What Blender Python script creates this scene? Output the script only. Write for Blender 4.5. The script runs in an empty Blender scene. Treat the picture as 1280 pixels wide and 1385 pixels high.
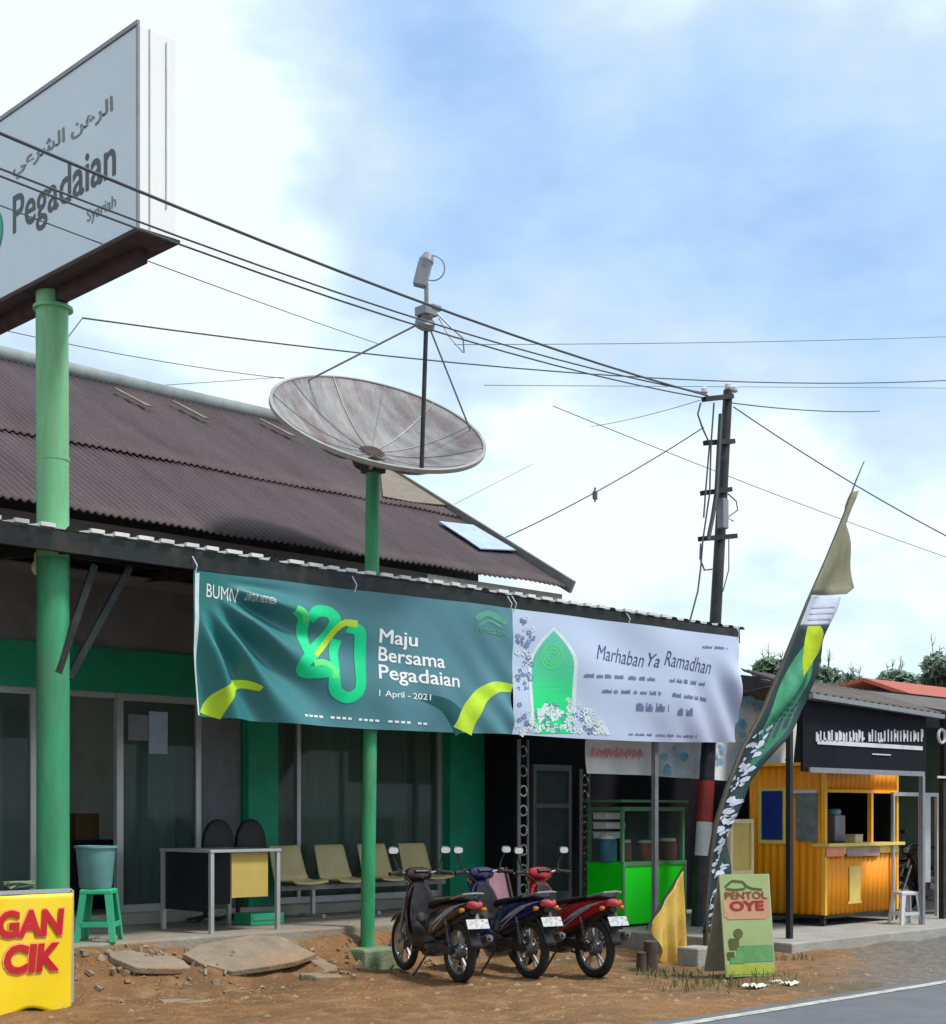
import bpy, bmesh, math, random
from mathutils import Vector, Matrix, noise
R_ = random.Random(7)
scene = bpy.context.scene
col = scene.collection
PI = math.pi
# ------------------------------------------------------------------ camera frame (X along the street, Y into the lots)
EYE = 1.55; FOC = 2015.0; CU = 640.0; HZ = 1100.0
FR, FD = .7149, .6993          # street direction in (right, forward)
def k_(u): return (u-CU)/FOC
def at(u, v, Y):               # pixel of the photograph -> point on the plane Y
    k = k_(u); d = Y/(FR-FD*k)
    return Vector((d*(FD+FR*k), Y, EYE+(HZ-v)*d/FOC))
def atX(u, v, X):
    k = k_(u); d = X/(FD+FR*k)
    return Vector((X, d*(FR-FD*k), EYE+(HZ-v)*d/FOC))
def atD(u, v, d):
    r = k_(u)*d
    return Vector((FR*r+FD*d, -FD*r+FR*d, EYE+(HZ-v)*d/FOC))
def raydir(u, v):
    return (atD(u, v, 1.0)-Vector((0, 0, EYE))).normalized()

# ------------------------------------------------------------------ materials
def newmat(name):
    m = bpy.data.materials.new(name); m.use_nodes = True
    nt = m.node_tree; b = nt.nodes['Principled BSDF']
    return m, nt, b
def M(name, c, rough=.6, metal=0., var=.18, scale=6., bump=0., bscale=40., dirt=None, dscale=2.5, damt=.5, spec=.4, stretch=None, coat=0.):
    m, nt, b = newmat(name)
    N, L = nt.nodes, nt.links
    tc = N.new('ShaderNodeTexCoord'); src = tc.outputs['Object']
    if stretch:
        mp = N.new('ShaderNodeMapping'); mp.inputs['Scale'].default_value = stretch
        L.new(src, mp.inputs['Vector']); src = mp.outputs['Vector']
    n = N.new('ShaderNodeTexNoise'); n.inputs['Scale'].default_value = scale; n.inputs['Detail'].default_value = 5; n.inputs['Roughness'].default_value = .65
    L.new(src, n.inputs['Vector'])
    mr = N.new('ShaderNodeMapRange'); mr.inputs['From Min'].default_value = .3; mr.inputs['From Max'].default_value = .7
    L.new(n.outputs['Fac'], mr.inputs['Value'])
    mx = N.new('ShaderNodeMix'); mx.data_type = 'RGBA'
    mx.inputs['A'].default_value = (*[x*(1-var) for x in c], 1); mx.inputs['B'].default_value = (*[min(1, x*(1+var)) for x in c], 1)
    L.new(mr.outputs['Result'], mx.inputs['Factor']); out = mx.outputs['Result']
    if dirt:
        n2 = N.new('ShaderNodeTexNoise'); n2.inputs['Scale'].default_value = dscale; n2.inputs['Detail'].default_value = 8; n2.inputs['Roughness'].default_value = .7
        L.new(src, n2.inputs['Vector'])
        r2 = N.new('ShaderNodeMapRange'); r2.inputs['From Min'].default_value = .48; r2.inputs['From Max'].default_value = .68; r2.inputs['To Max'].default_value = damt
        L.new(n2.outputs['Fac'], r2.inputs['Value'])
        m2 = N.new('ShaderNodeMix'); m2.data_type = 'RGBA'; m2.inputs['B'].default_value = (*dirt, 1)
        L.new(r2.outputs['Result'], m2.inputs['Factor']); L.new(out, m2.inputs['A']); out = m2.outputs['Result']
    L.new(out, b.inputs['Base Color'])
    b.inputs['Roughness'].default_value = rough; b.inputs['Metallic'].default_value = metal
    b.inputs['Specular IOR Level'].default_value = spec; b.inputs['Coat Weight'].default_value = coat
    if bump:
        n3 = N.new('ShaderNodeTexNoise'); n3.inputs['Scale'].default_value = bscale; n3.inputs['Detail'].default_value = 6
        L.new(src, n3.inputs['Vector'])
        bp = N.new('ShaderNodeBump'); bp.inputs['Strength'].default_value = bump; bp.inputs['Distance'].default_value = .02
        L.new(n3.outputs['Fac'], bp.inputs['Height']); L.new(bp.outputs['Normal'], b.inputs['Normal'])
    return m
def ramp2(name, c0, c1, axis, a0, a1, rough=.55, var=.1, extra=None):
    """printed colour running from c0 to c1 along an object axis"""
    m, nt, b = newmat(name); N, L = nt.nodes, nt.links
    tc = N.new('ShaderNodeTexCoord'); s = N.new('ShaderNodeSeparateXYZ'); L.new(tc.outputs['Object'], s.inputs[0])
    n = N.new('ShaderNodeTexNoise'); n.inputs['Scale'].default_value = 1.3; n.inputs['Detail'].default_value = 3; L.new(tc.outputs['Object'], n.inputs['Vector'])
    ad = N.new('ShaderNodeMath'); ad.operation = 'MULTIPLY_ADD'; ad.inputs[1].default_value = var*abs(a1-a0)*2
    L.new(n.outputs['Fac'], ad.inputs[0]); L.new(s.outputs[axis], ad.inputs[2])
    mr = N.new('ShaderNodeMapRange'); mr.inputs['From Min'].default_value = a0; mr.inputs['From Max'].default_value = a1
    mr.interpolation_type = 'SMOOTHSTEP'
    L.new(ad.outputs[0], mr.inputs['Value'])
    mx = N.new('ShaderNodeMix'); mx.data_type = 'RGBA'; mx.inputs['A'].default_value = (*c0, 1); mx.inputs['B'].default_value = (*c1, 1)
    L.new(mr.outputs['Result'], mx.inputs['Factor']); L.new(mx.outputs['Result'], b.inputs['Base Color'])
    b.inputs['Roughness'].default_value = rough
    return m
def glassmat(name, tint=(.5, .6, .58), clear=.55, rough=.04):
    m, nt, b = newmat(name); N, L = nt.nodes, nt.links
    t = N.new('ShaderNodeBsdfTransparent'); t.inputs['Color'].default_value = (*tint, 1)
    b.inputs['Base Color'].default_value = (.13, .18, .165, 1); b.inputs['Roughness'].default_value = rough
    mx = N.new('ShaderNodeMixShader'); mx.inputs[0].default_value = clear
    L.new(b.outputs[0], mx.inputs[1]); L.new(t.outputs[0], mx.inputs[2])
    L.new(mx.outputs[0], N['Material Output'].inputs['Surface'])
    return m
MT = dict(
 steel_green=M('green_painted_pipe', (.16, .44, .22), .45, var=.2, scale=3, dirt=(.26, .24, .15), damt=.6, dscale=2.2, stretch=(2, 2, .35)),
 pole_green=M('deep_green_paint', (.03, .30, .12), .5, var=.3, scale=4, dirt=(.17, .24, .16), dscale=3, damt=.7, stretch=(2, 2, .4)),
 wall_green=M('green_wall_paint', (.004, .27, .15), .6, var=.2, scale=2, dirt=(.03, .10, .06), dscale=1.5, damt=.5, bump=.2),
 wall_grey=M('grey_wall_plaster', (.16, .17, .19), .8, var=.15, scale=1.5, bump=.2, dirt=(.10, .09, .07), damt=.6),
 wall_pale=M('pale_grey_plaster', (.58, .64, .60), .8, var=.15, scale=2),
 tile=M('pale_floor_tile', (.30, .31, .28), .35, var=.1, scale=3, dirt=(.3, .2, .12), damt=.5),
 alu=M('aluminium_frame', (.45, .47, .49), .35, .4, var=.08),
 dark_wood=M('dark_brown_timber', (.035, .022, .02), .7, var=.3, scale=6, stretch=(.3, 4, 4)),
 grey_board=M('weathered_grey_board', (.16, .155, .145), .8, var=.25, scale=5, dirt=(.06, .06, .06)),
 dark_steel=M('dark_steel', (.016, .022, .024), .5, .3, var=.3, scale=5, dirt=(.1, .06, .04), damt=.4),
 zinc=M('zinc_sheet', (.52, .54, .54), .4, .5, var=.15, scale=3, dirt=(.2, .17, .13), damt=.5),
 concrete=M('concrete', (.27, .245, .21), .9, var=.2, scale=5, bump=.5, bscale=30, dirt=(.27, .16, .085), damt=.75),
 dusty=M('dusty_concrete', (.25, .20, .15), .95, var=.25, scale=4, bump=.8, bscale=22, dirt=(.30, .17, .08), dscale=1.6, damt=.9),
 concrete2=M('grey_concrete', (.33, .32, .30), .9, var=.2, scale=5, bump=.5, bscale=30, dirt=(.14, .12, .09), damt=.5),
 mossy=M('mossy_concrete', (.17, .24, .15), .9, var=.25, scale=7, bump=.5, dirt=(.2, .15, .09)),
 rubber=M('tyre_rubber', (.014, .014, .015), .75, var=.3, scale=20, bump=.3, bscale=90, dirt=(.12, .08, .05), dscale=8, damt=.35),
 chrome=M('chrome', (.7, .7, .7), .18, 1., var=.08),
 alloy=M('alloy', (.42, .42, .44), .35, .8, var=.15, dirt=(.15, .1, .07), dscale=9),
 engine=M('engine_metal', (.13, .13, .14), .45, .7, var=.3, scale=15, dirt=(.1, .07, .05), dscale=9),
 blackp=M('black_plastic', (.014, .014, .017), .4, var=.3, scale=12, dirt=(.1, .08, .06), dscale=6, damt=.25),
 seatm=M('black_vinyl', (.008, .008, .009), .5, var=.3, scale=20, bump=.3),
 p_maroon=M('dark_maroon_paint', (.022, .005, .009), .22, var=.2, coat=.5, dirt=(.12, .09, .07), dscale=6, damt=.25),
 p_navy=M('navy_blue_paint', (.005, .008, .085), .22, var=.2, coat=.5, dirt=(.12, .09, .07), dscale=6, damt=.25),
 p_red=M('bright_red_paint', (.33, .004, .008), .22, var=.2, coat=.5, dirt=(.12, .09, .07), dscale=6, damt=.2),
 p_dark=M('dark_grey_paint', (.02, .02, .026), .25, var=.2, coat=.5),
 tail=M('red_lens', (.45, .06, .06), .15, var=.1),
 amber=M('amber_lens', (.6, .2, .02), .2, var=.1),
 plate=M('plate_white', (.5, .5, .52), .5, var=.15, scale=25, dirt=(.05, .05, .05), dscale=34, damt=.9),
 decal=M('silver_decal', (.30, .30, .34), .35, var=.3, scale=20),
 lens=M('clear_lens', (.6, .62, .64), .08, .3, var=.05),
 cream=M('cream_plastic', (.60, .50, .27), .4, var=.1, scale=3, dirt=(.35, .26, .14), damt=.4),
 ochre=M('ochre_board', (.50, .37, .10), .6, var=.1, scale=4),
 white=M('lit_rib_white', (.72, .73, .74), .5, var=.08, scale=4, dirt=(.35, .33, .3), damt=.4),
 whitel=M('white_lettering', (.78, .80, .82), .5, var=.05),
 black=M('black_paint', (.012, .012, .014), .5, var=.3),
 navyb=M('dark_blue_panel', (.006, .007, .014), .5, var=.3),
 mint=M('mint_green_plastic', (.05, .44, .24), .4, var=.12, scale=4),
 bucket=M('teal_translucent_plastic', (.13, .30, .31), .3, var=.12),
 carton=M('brown_carton', (.16, .085, .045), .8, var=.15),
 neon=M('vivid_green_panel', (.006, .80, .012), .35, var=.06, scale=2),
 cartframe=M('pale_green_frame', (.09, .25, .13), .45, var=.15),
 orange=M('orange_paint', (.95, .32, .003), .5, var=.10, scale=3, dirt=(.45, .14, .01), dscale=3, damt=.5, stretch=(6, 6, .4)),
 orange_d=M('orange_frame', (.92, .44, .03), .5, var=.1),
 yellowf=M('yellow_frame', (.75, .55, .14), .5, var=.1),
 yellow=M('yellow_vinyl', (.86, .60, .008), .4, var=.10, scale=2.5, dirt=(.5, .42, .1), damt=.5),
 ycloth=M('yellow_cloth', (.62, .42, .09), .7, var=.2, scale=4, dirt=(.40, .18, .03), dscale=3, damt=.7),
 redl=M('red_lettering', (.48, .006, .012), .5, var=.1),
 redhalo=M('pink_halo', (.85, .33, .16), .5, var=.1),
 blueb=M('blue_board', (.01, .03, .22), .4, var=.15),
 charcoal=M('charcoal_panel', (.008, .008, .013), .75, spec=.15, var=.25, scale=4),
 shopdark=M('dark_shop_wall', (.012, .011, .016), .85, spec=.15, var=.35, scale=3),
 redroof=M('red_roof_tile', (.38, .09, .06), .7, var=.25, scale=9, bump=.5),
 brownroof=M('brown_sheet_roof', (.085, .07, .062), .7, var=.3, scale=4, dirt=(.16, .14, .12)),
 graymetal=M('grey_metal', (.24, .25, .28), .45, .3, var=.15),
 dish=M('weathered_dish_mesh', (.23, .225, .235), .65, .1, var=.4, scale=2.2, dirt=(.13, .07, .08), dscale=1.8, damt=.85, bump=.2, stretch=(3, .7, 1)),
 dishrim=M('dish_rim_metal', (.34, .34, .33), .5, .4, var=.15, dirt=(.3, .2, .16), damt=.4),
 polek=M('black_pole_paint', (.018, .022, .03), .5, var=.3, scale=5, dirt=(.1, .09, .09), damt=.5),
 polered=M('red_band_paint', (.32, .03, .03), .5, var=.15, dirt=(.12, .03, .03)),
 polewhite=M('white_band_paint', (.62, .62, .66), .5, var=.1, dirt=(.35, .33, .33)),
 wire=M('cable_sheath', (.07, .08, .10), .5, var=.1),
 bamboo=M('dark_bamboo', (.05, .042, .03), .6, var=.3, scale=8),
 signwhite=M('sign_face_white', (.60, .70, .80), .35, var=.04, scale=1.5),
 signedge=M('sign_edge_white', (.84, .85, .84), .4, var=.04, dirt=(.55, .53, .5), dscale=3, damt=.3, stretch=(1, 1, .15)),
 rust=M('rusty_underside', (.05, .03, .03), .8, var=.35, scale=6),
 signtext=M('slate_lettering', (.055, .07, .085), .5, var=.08),
 signtext2=M('grey_green_lettering', (.17, .20, .21), .5, var=.08),
 tealogo=M('teal_logo', (.0, .30, .22), .4, var=.1),
 g1=M('emerald_print', (.0, .66, .27), .5, var=.15, scale=3),
 g2=M('bright_green_print', (.10, .72, .20), .5, var=.12, scale=3),
 lime=ramp2('lime_print', (.20, .52, .01), (.62, .72, .06), 2, 0, 1),
 pinkp=M('pink_print', (.62, .22, .30), .6, var=.2, scale=8),
 bluep=M('light_blue_print', (.20, .48, .70), .6, var=.25, scale=8),
 palep=M('pale_print', (.62, .72, .76), .6, var=.15, scale=5),
 slatep=M('slate_print', (.16, .20, .36), .6, var=.15),
 leaf1=M('hazed_dark_leaf', (.11, .17, .12), .7, var=.3), leaf2=M('hazed_mid_leaf', (.17, .25, .17), .7, var=.3),  # leaf colours lightened to carry the distance haze
 bark=M('bark', (.08, .06, .045), .9, var=.3),
 grass=M('grass_blade', (.12, .15, .05), .7, var=.3),
 stone=M('pebble', (.27, .19, .12), .9, var=.6, scale=1.5),
 litter=M('crumpled_paper', (.62, .60, .54), .8, var=.15),
 glass=glassmat('window_glass', (.62, .72, .70), .72), glassd=glassmat('dark_glass', (.3, .38, .4), .5),
 curtain=M('grey_green_curtain', (.55, .64, .58), .8, var=.2, scale=2, stretch=(8, 8, .3)),
 bone=M('faded_blue_sheet', (.36, .45, .58), .5, var=.12),
 tan=M('tan_board', (.19, .155, .125), .8, var=.2),
 bulb=M('bulb_glass', (.55, .55, .5), .2, var=.1),
)

# ------------------------------------------------------------------ mesh builder
class MB:
    def __init__(s): s.v = []; s.f = []; s.m = []; s.cur = 0
    def quadbox(s, P):
        b = len(s.v); s.v += [Vector(p) for p in P]
        for q in ((0, 3, 2, 1), (4, 5, 6, 7), (0, 1, 5, 4), (1, 2, 6, 5), (2, 3, 7, 6), (3, 0, 4, 7)):
            s.f.append(tuple(b+i for i in q)); s.m.append(s.cur)
        return s
    def box(s, x0, x1, y0, y1, z0, z1):
        return s.quadbox([(x0, y0, z0), (x1, y0, z0), (x1, y1, z0), (x0, y1, z0), (x0, y0, z1), (x1, y0, z1), (x1, y1, z1), (x0, y1, z1)])
    def obox(s, c, sx, sy, sz, rot=None):
        c = Vector(c); r = rot or Matrix.Identity(3); P = []
        for z in (-1, 1):
            for x, y in ((-1, -1), (1, -1), (1, 1), (-1, 1)):
                P.append(c + r @ Vector((x*sx/2, y*sy/2, z*sz/2)))
        return s.quadbox(P)
    def bar(s, a, b, w, h):
        a = Vector(a); b = Vector(b); d = b-a; L = d.length
        q = d.to_track_quat('X', 'Z').to_matrix()
        return s.obox((a+b)/2, L, w, h, q)
    def ring(s, pts):
        b = len(s.v); s.v += [Vector(p) for p in pts]; return list(range(b, b+len(pts)))
    def bridge(s, a, b, closed=True):
        n = len(a)
        for i in range(n if closed else n-1):
            j = (i+1) % n; s.f.append((a[i], a[j], b[j], b[i])); s.m.append(s.cur)
    def face(s, idx): s.f.append(tuple(idx)); s.m.append(s.cur)
    def loft(s, rings, cap=True):
        ids = [s.ring(r) for r in rings]
        for a, b in zip(ids, ids[1:]): s.bridge(a, b)
        if cap: s.face(ids[0][::-1]); s.face(ids[-1])
        return s
    def tube(s, path, r, n=8, cap=True):
        path = [Vector(p) for p in path]; rings = []
        prev = None
        for i, p in enumerate(path):
            t = (path[min(i+1, len(path)-1)]-path[max(i-1, 0)]).normalized()
            if prev is None:
                up = Vector((0, 0, 1)) if abs(t.z) < .9 else Vector((1, 0, 0))
                a = t.cross(up).normalized()
            else: a = (prev - t*prev.dot(t)).normalized()
            prev = a; b = t.cross(a)
            rr = r[i] if isinstance(r, (list, tuple)) else r
            rings.append([p + (a*math.cos(2*PI*k/n)+b*math.sin(2*PI*k/n))*rr for k in range(n)])
        return s.loft(rings, cap)
    def lathe(s, prof, c, axis=(0, 0, 1), n=24, cap=True):
        q = Vector(axis).normalized().to_track_quat('Z', 'Y').to_matrix(); c = Vector(c)
        return s.loft([[c + q @ Vector((r*math.cos(2*PI*k/n), r*math.sin(2*PI*k/n), h)) for k in range(n)] for r, h in prof], cap)
    def torus(s, c, axis, R, r, n=32, m=10, sq=1.0):
        q = Vector(axis).normalized().to_track_quat('Z', 'Y').to_matrix(); c = Vector(c); ids = []
        for i in range(n):
            a = 2*PI*i/n
            ids.append(s.ring([c + q @ Vector(((R+r*math.cos(2*PI*k/m))*math.cos(a), (R+r*math.cos(2*PI*k/m))*math.sin(a), r*sq*math.sin(2*PI*k/m))) for k in range(m)]))
        for i in range(n): s.bridge(ids[i], ids[(i+1) % n])
        return s
    def sheet(s, fn, nu, nv, thick=None):
        ids = []
        for j in range(nv+1): ids.append(s.ring([fn(i/nu, j/nv) for i in range(nu+1)]))
        for a, b in zip(ids, ids[1:]): s.bridge(a, b, False)
        return s
    def poly(s, pts): s.face(s.ring(pts)); return s
    def slab(s, pts, n):     # a polygon given a thickness vector
        n = Vector(n); a = s.ring(pts); b = s.ring([Vector(p)+n for p in pts])
        s.face(a[::-1]); s.face(b); s.bridge(a, b); return s
    def ysec(s, secs, n=14, p=2.6):   # body lofted along y: (y, halfwidth, zlo, zhi, xoff)
        rings = []
        for y, w, zl, zh in secs:
            zc, hh = (zl+zh)/2, (zh-zl)/2; r = []
            for k in range(n):
                a = 2*PI*k/n; ca, sa = math.cos(a), math.sin(a)
                r.append((w*math.copysign(abs(ca)**(2/p), ca), y, zc+hh*math.copysign(abs(sa)**(2/p), sa)))
            rings.append(r)
        return s.loft(rings)

LOC = {}
def build(name, mb, mats, inv=None, smooth=False, bevel=0, sub=0, solid=0):
    me = bpy.data.meshes.new(name)
    vs = [(inv @ v) if inv else v for v in mb.v]
    me.from_pydata([tuple(v) for v in vs], [], mb.f)
    if not isinstance(mats, (list, tuple)): mats = [mats]
    for m in mats: me.materials.append(MT[m] if isinstance(m, str) else m)
    if len(mats) > 1: me.polygons.foreach_set('material_index', mb.m)
    bm = bmesh.new(); bm.from_mesh(me); bmesh.ops.recalc_face_normals(bm, faces=bm.faces); bm.to_mesh(me); bm.free()
    if smooth: me.polygons.foreach_set('use_smooth', [True]*len(me.polygons))
    me.update()
    o = bpy.data.objects.new(name, me); col.objects.link(o)
    if solid:
        d = o.modifiers.new('s', 'SOLIDIFY'); d.thickness = solid; d.offset = 0
    if bevel:
        d = o.modifiers.new('b', 'BEVEL'); d.width = bevel; d.segments = 2; d.limit_method = 'ANGLE'
    if sub:
        d = o.modifiers.new('u', 'SUBSURF'); d.levels = sub; d.render_levels = sub
    if smooth and not sub:
        try: me.set_sharp_from_angle(angle=math.radians(45))
        except Exception: pass
    return o
def thing(name, label, cat, loc=(0, 0, 0), rotz=0, group=None):
    o = bpy.data.objects.new(name, None); col.objects.link(o); o.empty_display_size = .2
    o.location = loc; o.rotation_euler = (0, 0, rotz); o['label'] = label; o['category'] = cat
    if group: o['group'] = group
    LOC[o.name] = (Matrix.Translation(Vector(loc)) @ Matrix.Rotation(rotz, 4, 'Z')).inverted()
    return o
def part(par, name, mb, mats, label=None, local=False, **k):
    inv = None if local else LOC.get(par.name)
    if par.type != 'EMPTY' and not local: inv = LOC[par['_t']] if '_t' in par else inv
    o = build(name, mb, mats, inv, **k); o.parent = par
    o['_t'] = par.name if par.type == 'EMPTY' else par.get('_t', '')
    if label: o['label'] = label
    return o
def solo(name, mb, mats, label, cat, group=None, kind=None, **k):
    xs = [v.x for v in mb.v]; ys = [v.y for v in mb.v]; zs = [v.z for v in mb.v]
    c = Vector(((min(xs)+max(xs))/2, (min(ys)+max(ys))/2, min(zs)))
    o = build(name, mb, mats, Matrix.Translation(-c), **k); o.location = c
    if label: o['label'] = label
    if cat: o['category'] = cat
    if group: o['group'] = group
    if kind: o['kind'] = kind
    return o
def struct(name, mb, mats, **k):
    o = build(name, mb, mats, None, **k); o['kind'] = 'structure'; return o
def copy_tree(root, loc, rotz, label, group=None):
    def rec(o, par):
        c = o.copy(); col.objects.link(c)
        if par: c.parent = par
        for ch in list(o.children): rec(ch, c)
        return c
    r = rec(root, None); r.location = loc; r.rotation_euler = (0, 0, rotz); r['label'] = label
    if group: r['group'] = group
    return r

# ------------------------------------------------------------------ lettering
def glyphs(txt, bold=0., shear=0., maxedge=None, spacing=1.0):
    c = bpy.data.curves.new('lettering', 'FONT'); c.body = txt; c.offset = bold; c.shear = shear; c.resolution_u = 3; c.space_character = spacing; c.space_line = .95
    o = bpy.data.objects.new('lettering', c); col.objects.link(o)
    bpy.context.view_layer.update(); dg = bpy.context.evaluated_depsgraph_get()
    me = bpy.data.meshes.new_from_object(o.evaluated_get(dg))
    bm = bmesh.new(); bm.from_mesh(me); bmesh.ops.triangulate(bm, faces=bm.faces)
    xs = [v.co.x for v in bm.verts]; ys = [v.co.y for v in bm.verts]
    x0, x1, y0, y1 = min(xs), max(xs), min(ys), max(ys)
    for v in bm.verts: v.co = Vector(((v.co.x-x0)/(x1-x0), (v.co.y-y0)/(y1-y0), 0))
    bmesh.ops.remove_doubles(bm, verts=bm.verts, dist=1e-5)
    if maxedge:
        for it in range(6):
            ed = [e for e in bm.edges if math.hypot((e.verts[0].co.x-e.verts[1].co.x)*maxedge[0], (e.verts[0].co.y-e.verts[1].co.y)*maxedge[1]) > maxedge[2]]
            if not ed: break
            bmesh.ops.subdivide_edges(bm, edges=ed, cuts=1); bmesh.ops.triangulate(bm, faces=bm.faces)
    bm.verts.index_update()
    V = [v.co.copy() for v in bm.verts]; F = [tuple(v.index for v in f.verts) for f in bm.faces]
    bm.free(); bpy.data.objects.remove(o); bpy.data.curves.remove(c); bpy.data.meshes.remove(me)
    return V, F
def put(mb, txt, fn, **k):     # fn maps the unit square onto the surface
    p0, p1, p2 = Vector(fn(0, 0)), Vector(fn(1, 0)), Vector(fn(0, 1))
    if getattr(fn, 'warped', False): k['maxedge'] = ((p1-p0).length, (p2-p0).length, .035)
    V, F = glyphs(txt, **k); b = len(mb.v)
    mb.v += [Vector(fn(v.x, v.y)) for v in V]
    for f in F: mb.f.append(tuple(b+i for i in f)); mb.m.append(mb.cur)
def pixrect(u0, v0, u1, v1, Y, slope=0, dz=0, dY=-.006, warp=None):
    a = at(u0, (v0+v1)/2, Y); b = at(u1, (v0+v1)/2, Y)
    zt = at((u0+u1)/2, v0, Y).z+dz; zb = at((u0+u1)/2, v1, Y).z+dz
    def fn(x, y):
        X = a.x+(b.x-a.x)*x; Z = zb+(zt-zb)*y+slope*(x-.5)
        return (X, (warp(X, Z) if warp else Y)+dY, Z)
    fn.warped = bool(warp)
    return fn

# ------------------------------------------------------------------ ground, road
def sm(a, b, x):
    t = max(0, min(1, (x-a)/(b-a))); return t*t*(3-2*t)
def ground_h(x, y):
    h = 0.0
    left = 1-sm(12.6, 13.6, x)
    h += left*(sm(10.5+.75*sm(8.6, 9.1, x), 11.72, y)*(.33+.09*noise.noise(Vector((x*.8, 0, 11)))))
    right = sm(12.2, 13.2, x)
    h -= right*.10*sm(9.6, 10.4, y)
    near = sm(7.1, 7.9, y)*(1-sm(30, 40, x))*sm(-10, 0, x)
    n = noise.noise(Vector((x*.9, y*.9, 0)))*.035+noise.noise(Vector((x*3, y*3, 3)))*.014+noise.noise(Vector((x*9, y*9, 5)))*.006
    h += near*(n*1.5+.004)
    ru = left*(1-sm(8.6, 9.1, x)*(1-sm(11.1, 11.3, y)))*sm(10.4, 10.9, y)*(1-sm(11.5, 11.8, y))
    h += ru*noise.noise(Vector((x*2.2, y*2.2, 9)))*.11
    if y < 7.1: h -= .006
    return h
def axis(fine0, fine1, step, far0, far1):
    L = []; x = fine0
    while x <= fine1: L.append(x); x += step
    s = step*2; x = fine0
    while x > far0: x -= s; s *= 1.5; L.insert(0, max(x, far0))
    s = step*2; x = L[-1]
    while x < far1: x += s; s *= 1.5; L.append(min(x, far1))
    return L
xs = axis(3.5, 20, .055, -600, 900); ys = axis(6.9, 12.6, .055, -600, 900)
g = MB(); ids = []
for y in ys: ids.append(g.ring([(x, y, ground_h(x, y)) for x in xs]))
for a, b in zip(ids, ids[1:]): g.bridge(a, b, False)
def groundmat():
    m, nt, b = newmat('dirt_and_broken_shoulder'); N, L = nt.nodes, nt.links
    tc = N.new('ShaderNodeTexCoord'); P = tc.outputs['Object']
    def ns(sc, det=8, ro=.65, dim=None):
        n = N.new('ShaderNodeTexNoise'); n.inputs['Scale'].default_value = sc; n.inputs['Detail'].default_value = det; n.inputs['Roughness'].default_value = ro
        L.new(P, n.inputs['Vector']); return n.outputs['Fac']
    def rng(s, a, b_, c=0, d=1):
        r = N.new('ShaderNodeMapRange'); r.interpolation_type = 'SMOOTHSTEP'
        for k, v in zip(('From Min', 'From Max', 'To Min', 'To Max'), (a, b_, c, d)): r.inputs[k].default_value = v
        L.new(s, r.inputs['Value']); return r.outputs['Result']
    def mix(f, A, B):
        x = N.new('ShaderNodeMix'); x.data_type = 'RGBA'
        for s_, i in ((A, 'A'), (B, 'B')):
            if isinstance(s_, tuple): x.inputs[i].default_value = (*s_, 1)
            else: L.new(s_, x.inputs[i])
        L.new(f, x.inputs['Factor']); return x.outputs['Result']
    def math_(op, a, b_):
        x = N.new('ShaderNodeMath'); x.operation = op
        for i, s_ in enumerate((a, b_)):
            if isinstance(s_, (int, float)): x.inputs[i].default_value = s_
            else: L.new(s_, x.inputs[i])
        return x.outputs[0]
    c = mix(rng(ns(.9), .35, .65), (.31, .155, .062), (.20, .104, .047))
    c = mix(rng(ns(4.5), .45, .7), c, (.38, .225, .11))
    c = mix(rng(ns(18), .56, .70), c, (.12, .07, .04))
    c = mix(rng(ns(34), .60, .72), c, (.40, .30, .20))
    sp = N.new('ShaderNodeSeparateXYZ'); L.new(P, sp.inputs[0]); X, Y = sp.outputs[0], sp.outputs[1]
    n1 = ns(1.4)
    # broken grey shoulder: along the road and over the right-hand forecourt
    e = math_('ADD', math_('MULTIPLY', n1, 1.6), math_('MULTIPLY', math_('SUBTRACT', X, 11.6), .42))
    e = math_('SUBTRACT', e, math_('MULTIPLY', math_('SUBTRACT', Y, 7.2), .75))
    f = rng(e, .45, 1.25)
    grey = mix(rng(ns(9), .4, .65), (.17, .155, .14), (.25, .22, .19))
    c = mix(f, c, grey)
    # greenish-brown weeds patch between pole and road
    e2 = math_('ADD', math_('MULTIPLY', ns(3), 2.0), math_('MULTIPLY', math_('ABSOLUTE', math_('SUBTRACT', X, 11.6), 0), -.5))
    c = mix(rng(e2, .55, 1.1, 0, .6), c, (.11, .10, .045))
    L.new(c, b.inputs['Base Color']); b.inputs['Roughness'].default_value = .75; b.inputs['Specular IOR Level'].default_value = .3
    bp = N.new('ShaderNodeBump'); bp.inputs['Strength'].default_value = 1.0; bp.inputs['Distance'].default_value = .05
    L.new(math_('ADD', ns(14), math_('MULTIPLY', ns(45), .6)), bp.inputs['Height']); L.new(bp.outputs['Normal'], b.inputs['Normal'])
    return m
struct('ground', g, groundmat(), smooth=True)
asph = M('asphalt', (.13, .14, .165), .85, var=.16, scale=2.2, bump=.6, bscale=160, dirt=(.17, .16, .15), dscale=1.2, damt=.5)
r = MB().sheet(lambda s, t: (-80+360*s, -1.2+8.12*t+(.05*noise.noise(Vector((s*360, 0, 0))) if t > .99 else 0), .006), 500, 8)
struct('road', r, asph)
ln = MB().sheet(lambda s, t: (-80+360*s, 6.66+.11*t+.012*noise.noise(Vector((s*700, t, 0))), .011), 700, 1)
linem = M('worn_road_paint', (.46, .45, .42), .7, var=.2, scale=6, dirt=(.13, .13, .135), dscale=7, damt=.85)
struct('road_edge_line', ln, linem)

# raised terrace of the pawn office
te = MB().box(0, 13.38, 11.72, 13.6, -.3, .40)
struct('terrace', te, 'concrete', bevel=.02)
ap = MB().box(13.95, 40, 9.25, 13.9, -.3, .12)
struct('concrete_apron', ap, 'concrete2', bevel=.015)
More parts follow.
